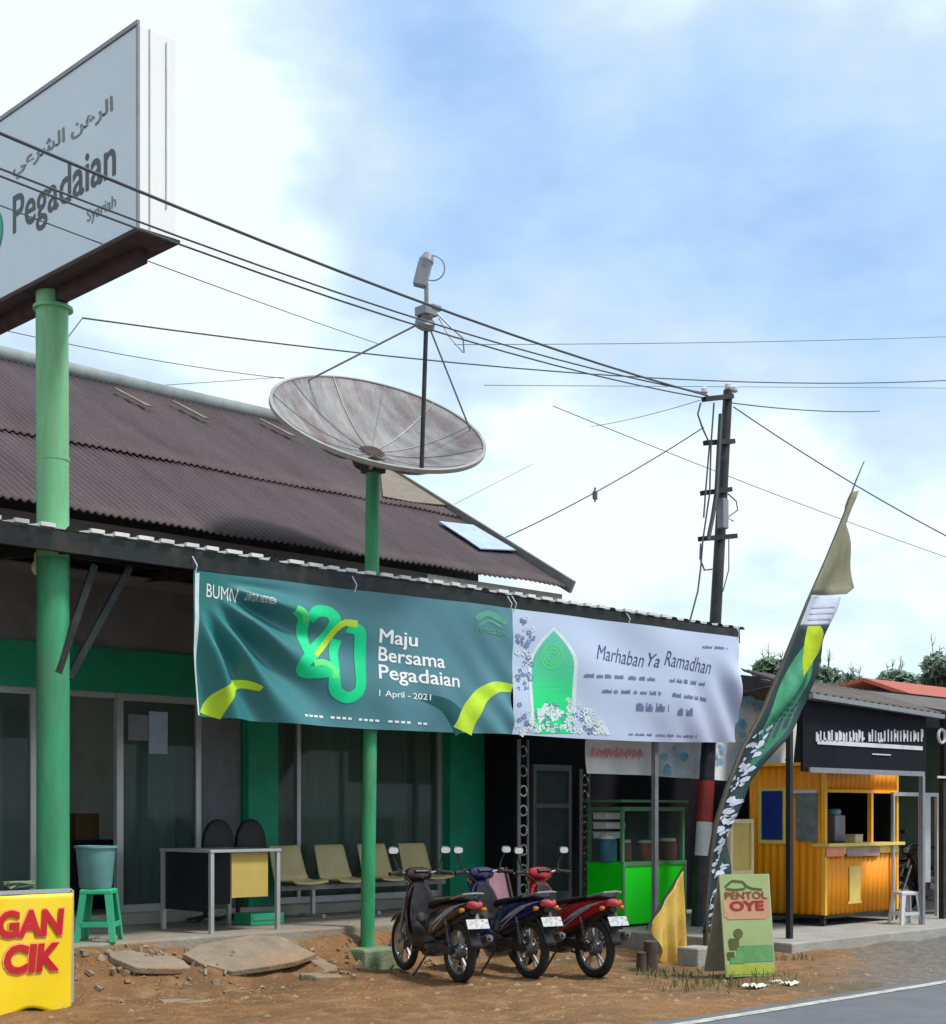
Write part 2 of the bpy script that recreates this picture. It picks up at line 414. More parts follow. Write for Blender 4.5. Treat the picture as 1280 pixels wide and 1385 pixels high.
# broken concrete plates slumped against the terrace
def plate_of(label, cx, cy, rx, ry, tilt, tx, seed, dz=0., th=.06):
    rr = random.Random(seed); n = 11; P = []
    for k in range(n):
        a = 2*PI*k/n; q = rr.uniform(.72, 1.1)/max(abs(math.cos(a)), abs(math.sin(a)))**.6
        P.append(Vector((rx*q*math.cos(a), ry*q*math.sin(a), rr.uniform(-.012, .012))))
    m_ = Matrix.Rotation(tilt, 3, 'X') @ Matrix.Rotation(tx, 3, 'Y'); c = Vector((cx, cy, ground_h(cx, cy)+dz-.025))
    up = m_ @ Vector((0, 0, th)); solo('concrete_plate', MB().slab([c+m_@p for p in P], up), 'dusty', label, 'concrete slab', 'broken concrete plates below the terrace', bevel=.012)
plate_of('largest broken concrete plate, sloping down from the terrace in front of the desk', 8.15, 11.25, .62, .40, .30, -.05, 3, .0)
plate_of('broken concrete plate right of the largest one, nearer the dish pole', 9.05, 11.38, .30, .26, .30, .12, 5, .02)
plate_of('broken concrete plate lying in the dirt right of the yellow sign', 7.0, 11.15, .42, .24, .30, .10, 8, -.01)
plate_of('small flat concrete piece half buried at the foot of the largest plate', 8.55, 10.72, .24, .13, .12, .05, 12, -.02)
plate_of('low pale slab scrap close to the yellow sign leg', 6.85, 10.35, .25, .10, .03, .02, 15, -.03)
rub = MB(); rr = random.Random(33)
for i in range(420):
    x, y = rr.uniform(6.2, 12.8), 11.62-abs(rr.gauss(0, .42)); s_ = rr.uniform(.012, .05)
    if x > 9.2 and y < 11.0: continue
    c = Vector((x, y, ground_h(x, y)+s_*.2)); rm_ = Matrix.Rotation(rr.uniform(0, 6), 3, (rr.random(), rr.random(), rr.random()+.1)); rub.obox(c, s_*rr.uniform(.8, 2), s_*rr.uniform(.8, 1.6), s_*rr.uniform(.4, .9), rm_)
ro_ = build('rubble', rub, 'dusty', bevel=.004); ro_['kind'] = 'stuff'; ro_['label'] = 'broken masonry bits along the terrace foot'; ro_['category'] = 'rubble'

# ------------------------------------------------------------------ the pawn office (building)
YW = 13.6
B = thing('office_building', 'low office with green columns, dark windows and a brown corrugated roof behind the canopy', 'building', (9, YW, .4))
def X13(u): return at(u, 1100, YW).x
zb, zt = .52, 2.80
w = MB()
w.box(1.5, 13.4, YW, YW+.15, zt+.45, 4.9)                 # above the green band
w.box(X13(275), X13(326), YW, YW+.15, zb, zt)
part(B, 'wall', w, 'wall_grey')
w = MB().box(1.5, 1.65, YW+.15, 21, .4, 4.3); w.box(13.25, 13.4, YW+.15, 21, .4, 4.3); w.box(1.5, 13.4, 21, 21.15, .4, 4.3)
part(B, 'side_wall', w, 'wall_grey')
gb = MB()
for a, b in ((4.45, 13.4), ):
    gb.poly([(13.4, YW+.2, 4.3), (13.4, 21, 4.3), (13.4, 17.5, 7.2)])
part(B, 'gable', gb, 'grey_board', solid=.05)
part(B, 'green_band', MB().box(1.5, 13.4, YW-.03, YW+.15, zt, zt+.45), 'wall_green')
part(B, 'plinth', MB().box(1.5, 13.38, YW-.22, YW+.15, .402, zb), 'tile', bevel=.01)
part(B, 'column', MB().box(X13(328), X13(368), YW-.12, YW+.14, zb+.002, zt-.002), 'wall_green')
part(B, 'column', MB().box(X13(600), 13.39, YW-.12, YW+.14, zb+.002, zt-.002), 'wall_green')
# interior seen dimly through the glass
part(B, 'interior_wall', MB().box(1.7, 13.2, 16.6, 16.7, .5, 3.2).box(X13(262), X13(262)+.1, YW+.2, 16.6, .5, 3.1), 'wall_pale')
part(B, 'interior_floor', MB().box(1.7, 13.2, YW+.16, 16.6, .42, .5), 'tile')
part(B, 'interior_ceiling', MB().box(1.7, 13.2, YW+.16, 16.6, 3.1, 3.2), 'wall_pale')
def window(u0, u1, mull=(), z0=zb, z1=zt, fr=.07, curtain=None, mat='glass'):
    x0, x1 = X13(u0), X13(u1); f = MB(); y0, y1 = YW+.02, YW+.09
    f.box(x0, x0+fr, y0, y1, z0, z1); f.box(x1-fr, x1, y0, y1, z0, z1)
    f.box(x0+fr, x1-fr, y0, y1, z0, z0+fr); f.box(x0+fr, x1-fr, y0, y1, z1-fr, z1)
    for m_ in mull:
        xm = X13(m_); f.box(xm-.025, xm+.025, y0-.004, y1, z0+fr, z1-fr)
    fo = part(B, 'window', f, 'alu')
    part(fo, 'pane', MB().box(x0+fr, x1-fr, YW+.05, YW+.058, z0+fr, z1-fr), mat)
    if curtain:
        for a, b in curtain:
            xa, xb = X13(a), X13(b)
            c = MB().sheet(lambda s, t: (xa+(xb-xa)*s, YW+.22+.03*math.sin(s*(xb-xa)*42), z0+.1+(z1-z0-.15)*t), max(12, int((xb-xa)*40)), 1)
            part(fo, 'curtain', c, 'curtain', smooth=True)
    return fo
window(-190, 52, (-70,), curtain=((-150, 20),))
window(160, 275, (), fr=.075, curtain=((205, 250),))
window(369, 600, (406, 505), curtain=((372, 402), (424, 503), (509, 566), (578, 597)))
dleft = MB(); xa, xb = X13(53), X13(159)
dleft.box(xa, xa+.05, YW+.02, YW+.1, zb, zt); dleft.box(xa+.05, xb, YW+.02, YW+.1, zt-.06, zt)
part(B, 'door_frame', dleft, 'alu')
dd = MB().obox((xa+.1, YW+.55, 1.6), .05, .95, 2.1, Matrix.Rotation(.15, 3, 'Z')); part(B, 'door', dd, 'graymetal', label='open door leaf folded into the dark hall')
# papers on the glass
for (a, b, c, d_, lab) in ((173, 966, 200, 1002, 'square grey notice sheet taped on the window beside the open door'), (201, 962, 226, 1020, 'tall pale notice sheet taped on the window right of the square one')):
    p = at(a, b, YW+.045); q = at(b and c, d_, YW+.045)
    solo('notice_paper', MB().box(p.x, q.x, YW+.030, YW+.040, q.z, p.z), 'bone' if a > 190 else 'graymetal', lab, 'notice')
# roof
RY0, RZ0, RY1, RZ1 = 12.6, 4.38, 17.5, 7.26
def roofz(y): return RZ0+(RZ1-RZ0)*(y-RY0)/(RY1-RY0)
roofm = M('brown_corrugated_roof', (.058, .038, .044), .65, var=.35, scale=1.2, dirt=(.088, .062, .066), dscale=.8, damt=.6, bump=.4, bscale=25, stretch=(1.8, .35, .5))
XR0, XR1 = 2.0, 14.0
def course(ya, yb, lift):
    mb = MB(); n = int((XR1-XR0)/.085*6)
    def f(s, t):
        x = XR0+(XR1-XR0)*s; y = ya+(yb-ya)*t
        j = .02*noise.noise(Vector((x*1.1, y, 7)))
        return (x, y+(.03*noise.noise(Vector((round(x/.9), 0, ya))) if t == 0 else 0), roofz(y)+lift*(1-t)+.014*math.cos(x/.085*2*PI)+j)
    return mb.sheet(f, n, 6)
rf = part(B, 'roof', course(12.6, 14.7, .02), roofm, smooth=True, solid=.012)
part(B, 'roof', course(14.55, 17.5, .035), roofm, smooth=True, solid=.012)
part(B, 'rear_roof', MB().sheet(lambda s, t: (XR0+12*s, 17.5+4*t, RZ1-2.35*t), 4, 2), roofm, smooth=True, solid=.012)
part(B, 'ridge_cap', MB().tube([(XR0, RY1, RZ1+.03), (8, RY1, RZ1+.05), (11, RY1, RZ1+.03), (XR1+.05, RY1, RZ1+.05)], .11, 12), M('ridge_grey', (.22, .25, .26), .7, var=.25, scale=3), smooth=True)
for u_, v_ in ((172, 536), (250, 553), (368, 577)):
    p = atD(u_, v_, 1); dr = p-Vector((0, 0, EYE)); # ray meets roof plane
    kz = (RZ1-RZ0)/(RY1-RY0); t_ = (RZ0-kz*RY0+.08-EYE)/(dr.z-kz*dr.y); c = Vector((0, 0, EYE))+dr*t_
    part(B, 'roof_patch', MB().slab([c+Vector((-.10, .18, .12)), c+Vector((-.04, .18, .12)), c+Vector((.20, -.28, -.16)), c+Vector((.10, -.28, -.16))], (0, -.01, .012)), 'tan')
def onroof(u, v, lift):
    dr = atD(u, v, 1)-Vector((0, 0, EYE)); kz = (RZ1-RZ0)/(RY1-RY0)
    return Vector((0, 0, EYE))+dr*((RZ0-kz*RY0+lift-EYE)/(dr.z-kz*dr.y))
part(B, 'patch_sheet', MB().slab([onroof(*q, .07) for q in ((594, 706), (640, 711), (698, 745), (650, 743), (628, 728))], (0, -.005, .012)), 'bone', label='pale blue sheet patching the roof edge')
part(B, 'verge_board', MB().slab([onroof(*q, .06) for q in ((514, 632), (540, 640), (604, 684), (560, 680), (518, 672))], (0, -.005, .012)), 'tan')
part(B, 'verge_board', MB().bar((14.03, 12.55, RZ0+.02), (14.03, 17.5, RZ1+.0), .05, .16), 'grey_board')
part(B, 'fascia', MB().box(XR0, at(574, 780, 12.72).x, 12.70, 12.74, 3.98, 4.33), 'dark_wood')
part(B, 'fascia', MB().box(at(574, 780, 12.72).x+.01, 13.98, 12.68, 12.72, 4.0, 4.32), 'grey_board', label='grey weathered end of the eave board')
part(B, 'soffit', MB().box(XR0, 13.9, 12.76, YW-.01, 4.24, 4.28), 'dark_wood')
# things in the doorway
solo('counter', MB().box(X13(90)+.35, X13(160)+.5, 14.5, 15.0, .5, 1.22).box(X13(90)+.3, X13(160)+.55, 14.45, 15.05, 1.222, 1.26), 'navyb', 'dark counter just inside the open office door', 'counter')
p = at(96, 1102, 14.6); q = at(128, 1140, 14.6)
solo('carton', MB().box(p.x, q.x, 14.5, 14.8, 1.262, 1.55).box(p.x+.02, q.x-.02, 14.495, 14.499, 1.39, 1.41), 'carton', 'brown carton on the counter inside the open office door', 'box')

# ------------------------------------------------------------------ front canopy
YC = 11.42; ZC = 3.93
C = thing('canopy', 'long corrugated sheet canopy over the office terrace carrying the two printed banners', 'canopy', (10, YC, 0))
def csheet():
    mb = MB(); P = .235; xs_ = []; x = 2.0
    while x < 15.98:
        xs_ += [(x, 0), (x+.10, 0), (x+.125, .032), (x+.205, .032), (x+.23, 0)]; x += P
    a = []; b = []
    sag = lambda x: .02*noise.noise(Vector((x*.5, 0, 3)))
    for yy, zz, L in ((YC-.03, ZC+.01, a), (13.58, ZC+.22, b)):
        L += mb.ring([(x, yy+(.012*noise.noise(Vector((x*2, 5, 0)))), zz+h+sag(x)) for x, h in xs_])
    mb.bridge(a, b, False); return mb
cs = csheet(); cs.cur = 1; x = 2.0; rr = random.Random(4)
while x < 14.4:          # rib ends catching light, their brightness put in as white boxes
    if rr.random() < .93:
        zz = ZC+.012+.02*noise.noise(Vector((x*.5, 0, 3)))
        cs.box(x+.09+rr.uniform(-.02, .02), x+.225+rr.uniform(-.02, .03), YC-.075, YC-.035, zz, zz+.033)
    x += .235
part(C, 'roof_sheet', cs, ['zinc', 'white'])
fb = MB()
fb.bar((2, YC-.01, ZC-.09), (15.98, YC-.01, ZC-.09), .05, .17)
part(C, 'front_beam', fb, 'dark_steel')
pu = MB()
for yy, zz in ((12.0, .03), (12.6, .09), (13.2, .15)): pu.bar((2, yy, ZC+zz-.04), (15.9, yy, ZC+zz-.04), .05, .08)
for xx in (4.4, 6.4, 8.2, 10.0, 11.8, 13.2, 15.7): pu.bar((xx, YC+.03, ZC-.13), (xx, 13.55, ZC+.05), .05, .09)
part(C, 'rafters', pu, 'dark_steel')
pp = at(886, 1000, YC+.05)
part(C, 'post', MB().box(pp.x-.032, pp.x+.032, YC+.02, YC+.08, -.1, ZC-.18), 'graymetal')
part(C, 'ceiling_board', MB().box(2, 13.3, 13.0, 13.58, 3.90, 3.92), 'wall_grey')
lp = at(51, 768, 11.9)
solo('hanging_bulb', MB().lathe([(.012, .14), (.03, .12), (.03, .06), (.05, .03), (.055, -.02), (.03, -.06), (.001, -.07)], lp, n=12).tube([lp+Vector((0, 0, .13)), lp+Vector((0, 0, .34))], .006, 6), 'bulb', 'small pale lamp bulb hanging under the canopy beside the green sign post', 'lamp', smooth=True)

# ------------------------------------------------------------------ shop next door
S = thing('dark_shop', 'dark recessed shop front under the right end of the canopy, right of the office', 'building', (15, YW, 0))
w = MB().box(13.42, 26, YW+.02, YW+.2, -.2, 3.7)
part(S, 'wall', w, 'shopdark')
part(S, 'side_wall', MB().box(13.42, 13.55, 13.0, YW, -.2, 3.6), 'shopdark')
x0, x1 = at(718, 1040, YW).x, at(770, 1040, YW).x
f = MB()
for a, b in ((x0, x0+.06), (x1-.06, x1)): f.box(a, b, YW-.05, YW+.015, .15, 2.2)
f.box(x0+.06, x1-.06, YW-.05, YW+.015, 2.12, 2.2); f.box(x0+.06, x1-.06, YW-.05, YW+.015, 1.62, 1.68); f.box(x0+.06, x1-.06, YW-.05, YW+.015, .15, .5)
dr_ = part(S, 'door', f, 'graymetal'); part(dr_, 'pane', MB().box(x0+.06, x1-.06, YW-.02, YW-.01, .5, 2.12), M('milky_glass', (.09, .12, .12), .2, var=.2))
def gate_post(u, vt, vb, lab):
    c = at(u, vb, 12.9); zt_ = at(u, vt, 12.9).z
    t = thing('ornamental_post', lab, 'post', (c.x, 12.9, 0), group='ornamental steel posts in front of the dark shop')
    part(t, 'pole', MB().tube([(c.x, 12.9, 0), (c.x, 12.9, zt_)], .025, 8), 'graymetal', smooth=True)
    part(t, 'pole', MB().tube([(c.x+.16, 12.9, 0), (c.x+.16, 12.9, zt_)], .018, 8), 'graymetal', smooth=True)
    sc = MB()
    for i in range(9):
        zz = .35+i*(zt_-.5)/8
        sc.torus((c.x+.08, 12.9, zz), (0, 1, 0), .065, .011, 14, 6)
    part(t, 'scrollwork', sc, 'chrome', smooth=True)
gate_post(702, 1000, 1200, 'ornamental steel double post at the left edge of the dark shop')
gate_post(786, 1040, 1220, 'ornamental steel double post beside the green food cart')
# ------------------------------------------------------------------ satellite dish
pt = at(505, 624, 11.52); pb = at(497, 1290, 11.52)
D_ = thing('satellite_dish', 'big weathered satellite dish on a tall green pole above the canopy', 'satellite dish', (pb.x, 11.52, 0))
part(D_, 'pole', MB().tube([(pb.x, 11.52, .1), (pt.x, 11.52, pt.z)], .072, 16), 'pole_green', smooth=True)
part(D_, 'footing', MB().box(pb.x-.24, pb.x+.24, 11.28, 11.72, -.1, .2), 'mossy', bevel=.03)
Rv = Vector((FR, -FD, 0)); Dv = Vector((FD, FR, 0)); Zv = Vector((0, 0, 1))
ti, ro = math.radians(33.5), math.radians(15)
nrm = (Zv*math.cos(ti)*math.cos(ro)+Rv*math.sin(ro)-Dv*math.sin(ti)).normalized()
ex = (Rv-nrm*Rv.dot(nrm)).normalized(); ey = nrm.cross(ex)
DC = atD(513, 570, 15.05)        # rim centre
DR = 1.10; DEP = .34
bowl = DC-nrm*DEP
def dpt(a, r, off=0): return bowl+ex*(r*math.cos(a))+ey*(r*math.sin(a))+nrm*(DEP*(r/DR)**2+off)
dm = MB().sheet(lambda s, t: dpt(2*PI*s, .08+(DR-.08)*t), 72, 10)
dsh = part(D_, 'reflector', dm, 'dish', smooth=True, solid=.01)
rb = MB()
for i in range(12):
    a = 2*PI*i/12; rb.tube([dpt(a, .08+(DR-.08)*t/6, .012) for t in range(7)], .004, 5)
    rb.tube([dpt(a, .08+(DR-.08)*t/6, -.025) for t in range(7)], .014, 5)
part(dsh, 'rib', rb, 'dishrim', smooth=True)
rm = MB(); N_ = 72; idz = []
for i in range(N_):
    a = 2*PI*i/N_; o_ = dpt(a, DR); rad = (ex*math.cos(a)+ey*math.sin(a))
    idz.append(rm.ring([o_-rad*.012-nrm*.03, o_+rad*.02-nrm*.03, o_+rad*.02+nrm*.012, o_-rad*.012+nrm*.012]))
for i in range(N_): rm.bridge(idz[i], idz[(i+1) % N_])
part(dsh, 'rim', rm, 'dishrim')
hub = MB().lathe([(.16, -.16), (.2, -.1), (.2, -.02), (.1, .03)], bowl, nrm, 16)
hub.bar(pt-Vector((0, 0, .06)), bowl-nrm*.1, .1, .14); hub.box(pt.x-.09, pt.x+.09, 11.43, 11.61, pt.z-.12, pt.z+.02)
part(D_, 'mount', hub, 'rust')
feed = atD(577, 430, 15.05-.42)
st = MB()
def tod(u, v, r=DR*.97):   # rim point nearest to a pixel
    best = min(range(180), key=lambda i: (lambda p: (lambda rr, dd: (CU+FOC*rr/dd-u)**2+(HZ-FOC*(p.z-EYE)/dd-v)**2)(p.dot(Rv), p.dot(Dv)))(dpt(2*PI*i/180, r)))
    return dpt(2*PI*best/180, r)
part(D_, 'strut', MB().tube([feed-Vector((0, 0, .02)), tod(418, 533)], .010, 6), 'graymetal', smooth=True)
part(D_, 'strut', MB().tube([feed-Vector((0, 0, .02)), tod(644, 577)], .010, 6), 'graymetal', smooth=True)
part(D_, 'strut', MB().tube([feed, tod(569, 604, DR*.8)], .022, 8), 'dark_steel', smooth=True)
fd = MB().lathe([(.05, -.12), (.1, -.1), (.1, -.03), (.06, 0), (.06, .05)], feed, nrm, 14)
fd.obox(feed+Vector((0, 0, .06)), .17, .16, .09); fd.obox(feed+Rv*.09+Vector((0, 0, .1)), .12, .05, .05)
part(D_, 'feed_horn', fd, 'graymetal', bevel=.006)
f1 = feed+Vector((0, 0, .1)); f2 = feed+Vector((0, 0, .34))+Rv*.0
ar = MB().tube([f1, f2], .022, 8); ar.tube([feed+Rv*.1+Zv*.05, feed+Rv*.25-Zv*.1, feed+Rv*.36-Zv*.2, feed+Rv*.37-Zv*.34], .009, 6)
ar.tube([feed+Rv*.12, feed+Rv*.22-Zv*.18, feed+Rv*.36-Zv*.34], .006, 6)
part(D_, 'feed_arm', ar, 'graymetal', smooth=True)
lc = feed+Vector((0, 0, .47))-Rv*.02
ln_ = MB().obox(lc-Rv*.02-Zv*.05, .13, .12, .22, Matrix.Rotation(-.79, 3, 'Z')@Matrix.Rotation(.25, 3, 'Y'))
ln_.lathe([(.06, -.08), (.075, 0), (.05, .07), (.02, .09)], lc+Rv*.02+Zv*.09, (.3, -.2, 1), 12); ln_.torus(lc+Rv*.08+Zv*.02, (.6, .7, .1), .12, .008, 20, 5)
part(D_, 'receiver', ln_, 'graymetal', bevel=.006)

# ------------------------------------------------------------------ pylon sign
SXc, SYn, SYf, SZ0, SZ1, SW = 6.36, 10.0, 13.5, 6.03, 7.66, .36
P_ = thing('pylon_sign', 'big white box sign on a thick pale green pipe rising through the canopy', 'sign', (6.4, 11.72, .4))
xl, xr = SXc-SW/2, SXc+SW/2
cc = at(72, 1100, 11.72)
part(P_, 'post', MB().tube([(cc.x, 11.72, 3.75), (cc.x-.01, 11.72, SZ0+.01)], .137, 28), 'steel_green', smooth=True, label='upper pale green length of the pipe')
part(P_, 'post', MB().tube([(cc.x, 11.72, .2), (cc.x, 11.72, 3.75)], .139, 28), M('lower_post_green', (.045, .30, .145), .5, var=.25, scale=3, dirt=(.15, .22, .14), dscale=2.2, damt=.6, stretch=(2, 2, .4)), smooth=True, label='lower deep green length of the pipe')  # pipe is a deeper green below canopy height
for zf, rr_ in ((4.6, .142), (5.9, .17)):
    part(P_, 'flange', MB().lathe([(rr_, -.012), (rr_, .012)], (cc.x, 11.72, zf), n=28), 'steel_green')
part(P_, 'box', MB().box(xl+.012, xr-.012, SYn+.012, SYf, SZ0+.03, SZ1-.02), 'signedge', bevel=.008)
part(P_, 'face', MB().box(xl, xl+.01, SYn+.03, SYf-.03, SZ0+.045, SZ1-.04), 'signwhite')
tr = MB().box(xl-.012, xl+.012, SYn, SYf, SZ1-.035, SZ1); tr.box(xl-.008, xl+.012, SYn, SYn+.025, SZ0+.03, SZ1-.036)
part(P_, 'trim', tr, 'graymetal')
sd = MB()
for yy, a, b in ((xl+.10, 0, 1.6), (xl+.25, .2, 1.55)): sd.box(yy, yy+.008, SYn-.001, SYn+.011, SZ0+.05+a, SZ0+b)
part(P_, 'seam', sd, 'polewhite')
ub = MB().box(xl-.01, xr+.01, SYn-.01, SYf+.01, SZ0-.0, SZ0+.028)
ub.bar((cc.x, 10.3, SZ0-.05), (cc.x, 13.2, SZ0-.05), .1, .1)
part(P_, 'underside', ub, 'rust')
def signfn(u0, v0, u1, v1):       # box given on the face plane X = xl; text runs from far (left) to near (right)
    a = atX(u0, v0, xl); b = atX(u1, v1, xl)
    def fn(x, y): return (xl-.004, a.y+(b.y-a.y)*x, b.z+(a.z-b.z)*y)
    return fn
def sgn(y0, y1, z0, z1): return lambda x, y: (xl-.004, y0+(y1-y0)*x, z0+(z1-z0)*y)
def yz(u, v): q = atX(u, v, xl); return q.y, q.z
t = MB(); y0, z0 = yz(18, 330); y1, z1 = yz(157, 212)
zl0 = yz(20, 318)[1]; zl1 = yz(20, 268)[1]
put(t, 'Pegadaian', sgn(y0, y1, zl0-.09, zl1+.02), bold=.012)
part(P_, 'lettering', t, 'signtext')
t = MB(); ya, _ = yz(118, 290); put(t, 'Syariah', sgn(ya, y1, yz(140, 294)[1], yz(140, 272)[1]), bold=.005)
part(P_, 'lettering', t, 'signtext2')
t = MB(); put(t, '\uFEF2\uFECB\uFEAE\uFEB8\uFEDF\uFE8D \uFEE6\uFEEB\uFEAE\uFEDF\uFE8D', sgn(yz(18, 230)[0], yz(153, 150)[0], yz(18, 246)[1], yz(153, 120)[1]-.05), bold=.02)
part(P_, 'lettering', t, 'signtext2')
t = MB(); lc = atX(-12, 318, xl)
t.lathe([(.23, 0), (.22, .004)], (xl-.004, lc.y, lc.z+.0), (-1, 0, 0), 32)
lg = part(P_, 'emblem', t, 'tealogo')
br = MB()
br.bar((cc.x-.02, 11.6, 2.75), at(128, 764, 11.55), .035, .06); br.bar((cc.x+.12, 11.66, 2.72), at(176, 766, 11.62), .035, .06)
part(C, 'brace', br, 'dark_steel')

# ------------------------------------------------------------------ banners
def warpA(X, Z):
    x0 = at(263, 800, YC-.06).x; z0 = 3.72
    dx, dz = X-x0, z0-Z; r = math.hypot(dx, dz)+.02; a = math.atan2(dz, dx)
    env = math.exp(-max(0, r-.7)/1.0)*min(1, r/.25)
    y = .115*env*math.sin(a*17+1.5*r)*sm(0, .3, a)*sm(.32, .95, r)
    y += .012*math.sin(dx*5+dz*3)+.010*math.sin(dz*6-dx*2.3)+.02*math.sin(dx*1.3)
    x2 = at(692, 800, YC-.06).x; e2 = math.exp(-math.hypot(X-x2, Z-2.5)/.5); y += .03*e2*math.sin((X+Z)*14)+.012*math.sin(dx*9-dz*4)*sm(.3, 1, dz)
    return YC-.085+y
def warpB(X, Z):
    x1 = at(1000, 900, YC-.06).x; dx, dz = x1-X, 3.78-Z
    y = .055*sm(.2, 1., dz/ (dx+.4))*math.sin((dx*1.0+dz*.55)*11)*math.exp(-dx/1.1)
    y += .014*math.sin(X*4+Z*3)+.010*math.sin(X*2+Z*7)
    return YC-.085+y
def banner(name, label, corners, warp, mat, nx, nz):
    tl, tr_, br_, bl = [at(*c, YC-.085) for c in corners]
    def f(s, t_):
        top = tl.lerp(tr_, s); bot = bl.lerp(br_, s); p = top.lerp(bot, t_)
        p.z -= .03*math.sin(PI*s)*t_
        p.y = warp(p.x, p.z); return p
    mb = MB().sheet(f, nx, nz)
    return mb
bA = thing('banner', 'dark teal printed vinyl banner with a big green 120 and two lime ribbons', 'banner', (9.5, YC-.085, 2.45))
cA = ((262, 771), (693, 823), (691, 993), (269, 968))
matA = ramp2('teal_banner_print', (.003, .16, .155), (.070, .20, .25), 0, -2.6, 1.6, rough=.42)
part(bA, 'cloth', banner('', '', cA, warpA, matA, 420, 130), matA, smooth=True)
part(bA, 'hem', MB().sheet(lambda s, t_: (lambda p: (p.x, warpA(p.x, p.z)-.004, p.z))(at(264+6*s+0, 775, YC-.085).lerp(at(269.5+4*s, 967, YC-.085), t_)), 2, 40), 'palep', smooth=True)
def PA(u0, v0, u1, v1, **k): return pixrect(u0, v0, u1, v1, YC-.085, warp=warpA, dY=-.0045, **k)
def PB(u0, v0, u1, v1, **k): return pixrect(u0, v0, u1, v1, YC-.085, warp=warpB, dY=-.0045, **k)
def ribbon(mb, pts, wid, warp, dy=-.009, n=14):
    dy = -.003+(dy+.009)*.45
    """flat printed stroke through photo pixels; wid in pixels"""
    P = []
    for i in range(len(pts)-1):
        p0 = Vector(pts[max(i-1, 0)]); p1 = Vector(pts[i]); p2 = Vector(pts[i+1]); p3 = Vector(pts[min(i+2, len(pts)-1)])
        for j in range(n):
            t_ = j/n; P.append(.5*((2*p1)+(-p0+p2)*t_+(2*p0-5*p1+4*p2-p3)*t_*t_+(-p0+3*p1-3*p2+p3)*t_**3))
    P.append(Vector(pts[-1])); A = []; Bq = []
    for i, p in enumerate(P):
        d = (P[min(i+1, len(P)-1)]-P[max(i-1, 0)]).normalized(); nn = Vector((-d.y, d.x))
        w_ = wid if not isinstance(wid, (list, tuple)) else wid[0]+(wid[1]-wid[0])*i/len(P)
        A.append([(lambda q: (q.x, warp(q.x, q.z)+dy, q.z))(at(*(p+nn*w_*(j/6-.5)), YC-.085)) for j in range(7)])
    idr = [mb.ring(a) for a in A]
    for a, b in zip(idr, idr[1:]): mb.bridge(a, b, False)
def zc(x, y): return (240+x*.328, 760+y*.328)
m1 = MB(); ribbon(m1, [zc(*q) for q in ((480, 195), (520, 225), (535, 290), (545, 375))], 14, warpA)
ribbon(m1, [zc(*q) for q in ((545, 235), (575, 205), (625, 208), (648, 245), (625, 310), (565, 375), (525, 415), (530, 450), (580, 455), (640, 450))], 16, warpA, -.011)
ribbon(m1, [zc(*q) for q in ((640, 470), (650, 530), (700, 560), (750, 530), (757, 450), (757, 340), (745, 285), (700, 270))], 15, warpA, -.013)
ribbon(m1, [zc(*q) for q in ((668, 320), (652, 380), (644, 470))], 12, warpA, -.010)
part(bA, 'print', m1, 'g1', label='green curling 120 figure')
m1 = MB(); ribbon(m1, [zc(*q) for q in ((480, 195), (512, 205), (540, 245))], 8, warpA, -.013); ribbon(m1, [zc(*q) for q in ((560, 420), (600, 415), (640, 440), (642, 480))], 9, warpA, -.015)
part(bA, 'print', m1, 'g2')
limeA = M('lime_print_b', (.44, .66, .03), .5, var=.25, scale=2)
m1 = MB(); ribbon(m1, [zc(*q) for q in ((575, 385), (620, 340), (655, 280), (690, 252), (738, 258))], [6, 10], warpA, -.015)
ribbon(m1, [(287, 968), (297, 945), (312, 930), (332, 925), (352, 932)], [26, 6], warpA)
ribbon(m1, [(624, 989), (640, 955), (655, 937), (672, 929), (692, 931)], [28, 10], warpA)
part(bA, 'print', m1, limeA, label='lime ribbon strokes')
m1 = MB(); put(m1, 'Maju', PA(513, 853, 565, 878)); put(m1, 'Maju', PA(514, 853.4, 566, 878)); put(m1, 'Bersama', PA(513, 880, 600, 899, slope=-.02), bold=.012); put(m1, 'Pegadaian', PA(513, 905, 620, 930, slope=-.03), bold=.012)
put(m1, '1 April - 2021', PA(513, 936, 580, 947, slope=-.01), bold=.01)
put(m1, 'BUMN', PA(281, 793, 322, 811, slope=-.02))
put(m1, 'UNTUK INDONESIA', PA(332, 806, 368, 815, slope=-.02), bold=.005)
for i in range(22):
    u = 412+i*7.6
    if i % 5 != 4: put(m1, '-', PA(u, 966+i*.55, u+5, 969+i*.55))
part(bA, 'lettering', m1, 'whitel')
dk = MB(); ribbon(dk, [(560, 940), (600, 955), (628, 985)], [4, 34], warpA, -.006)
part(bA, 'print', dk, M('deep_teal_print', (.005, .085, .09), .5))
lg2 = MB(); put(lg2, 'Pegadaian', PA(640, 848, 682, 860, slope=-.02), bold=.02); ribbon(lg2, [(640, 838), (655, 830), (668, 834), (684, 843)], 8, warpA); ribbon(lg2, [(644, 846), (660, 840), (676, 848)], 4, warpA)
part(bA, 'emblem', lg2, M('faded_green_print', (.09, .33, .24), .5))

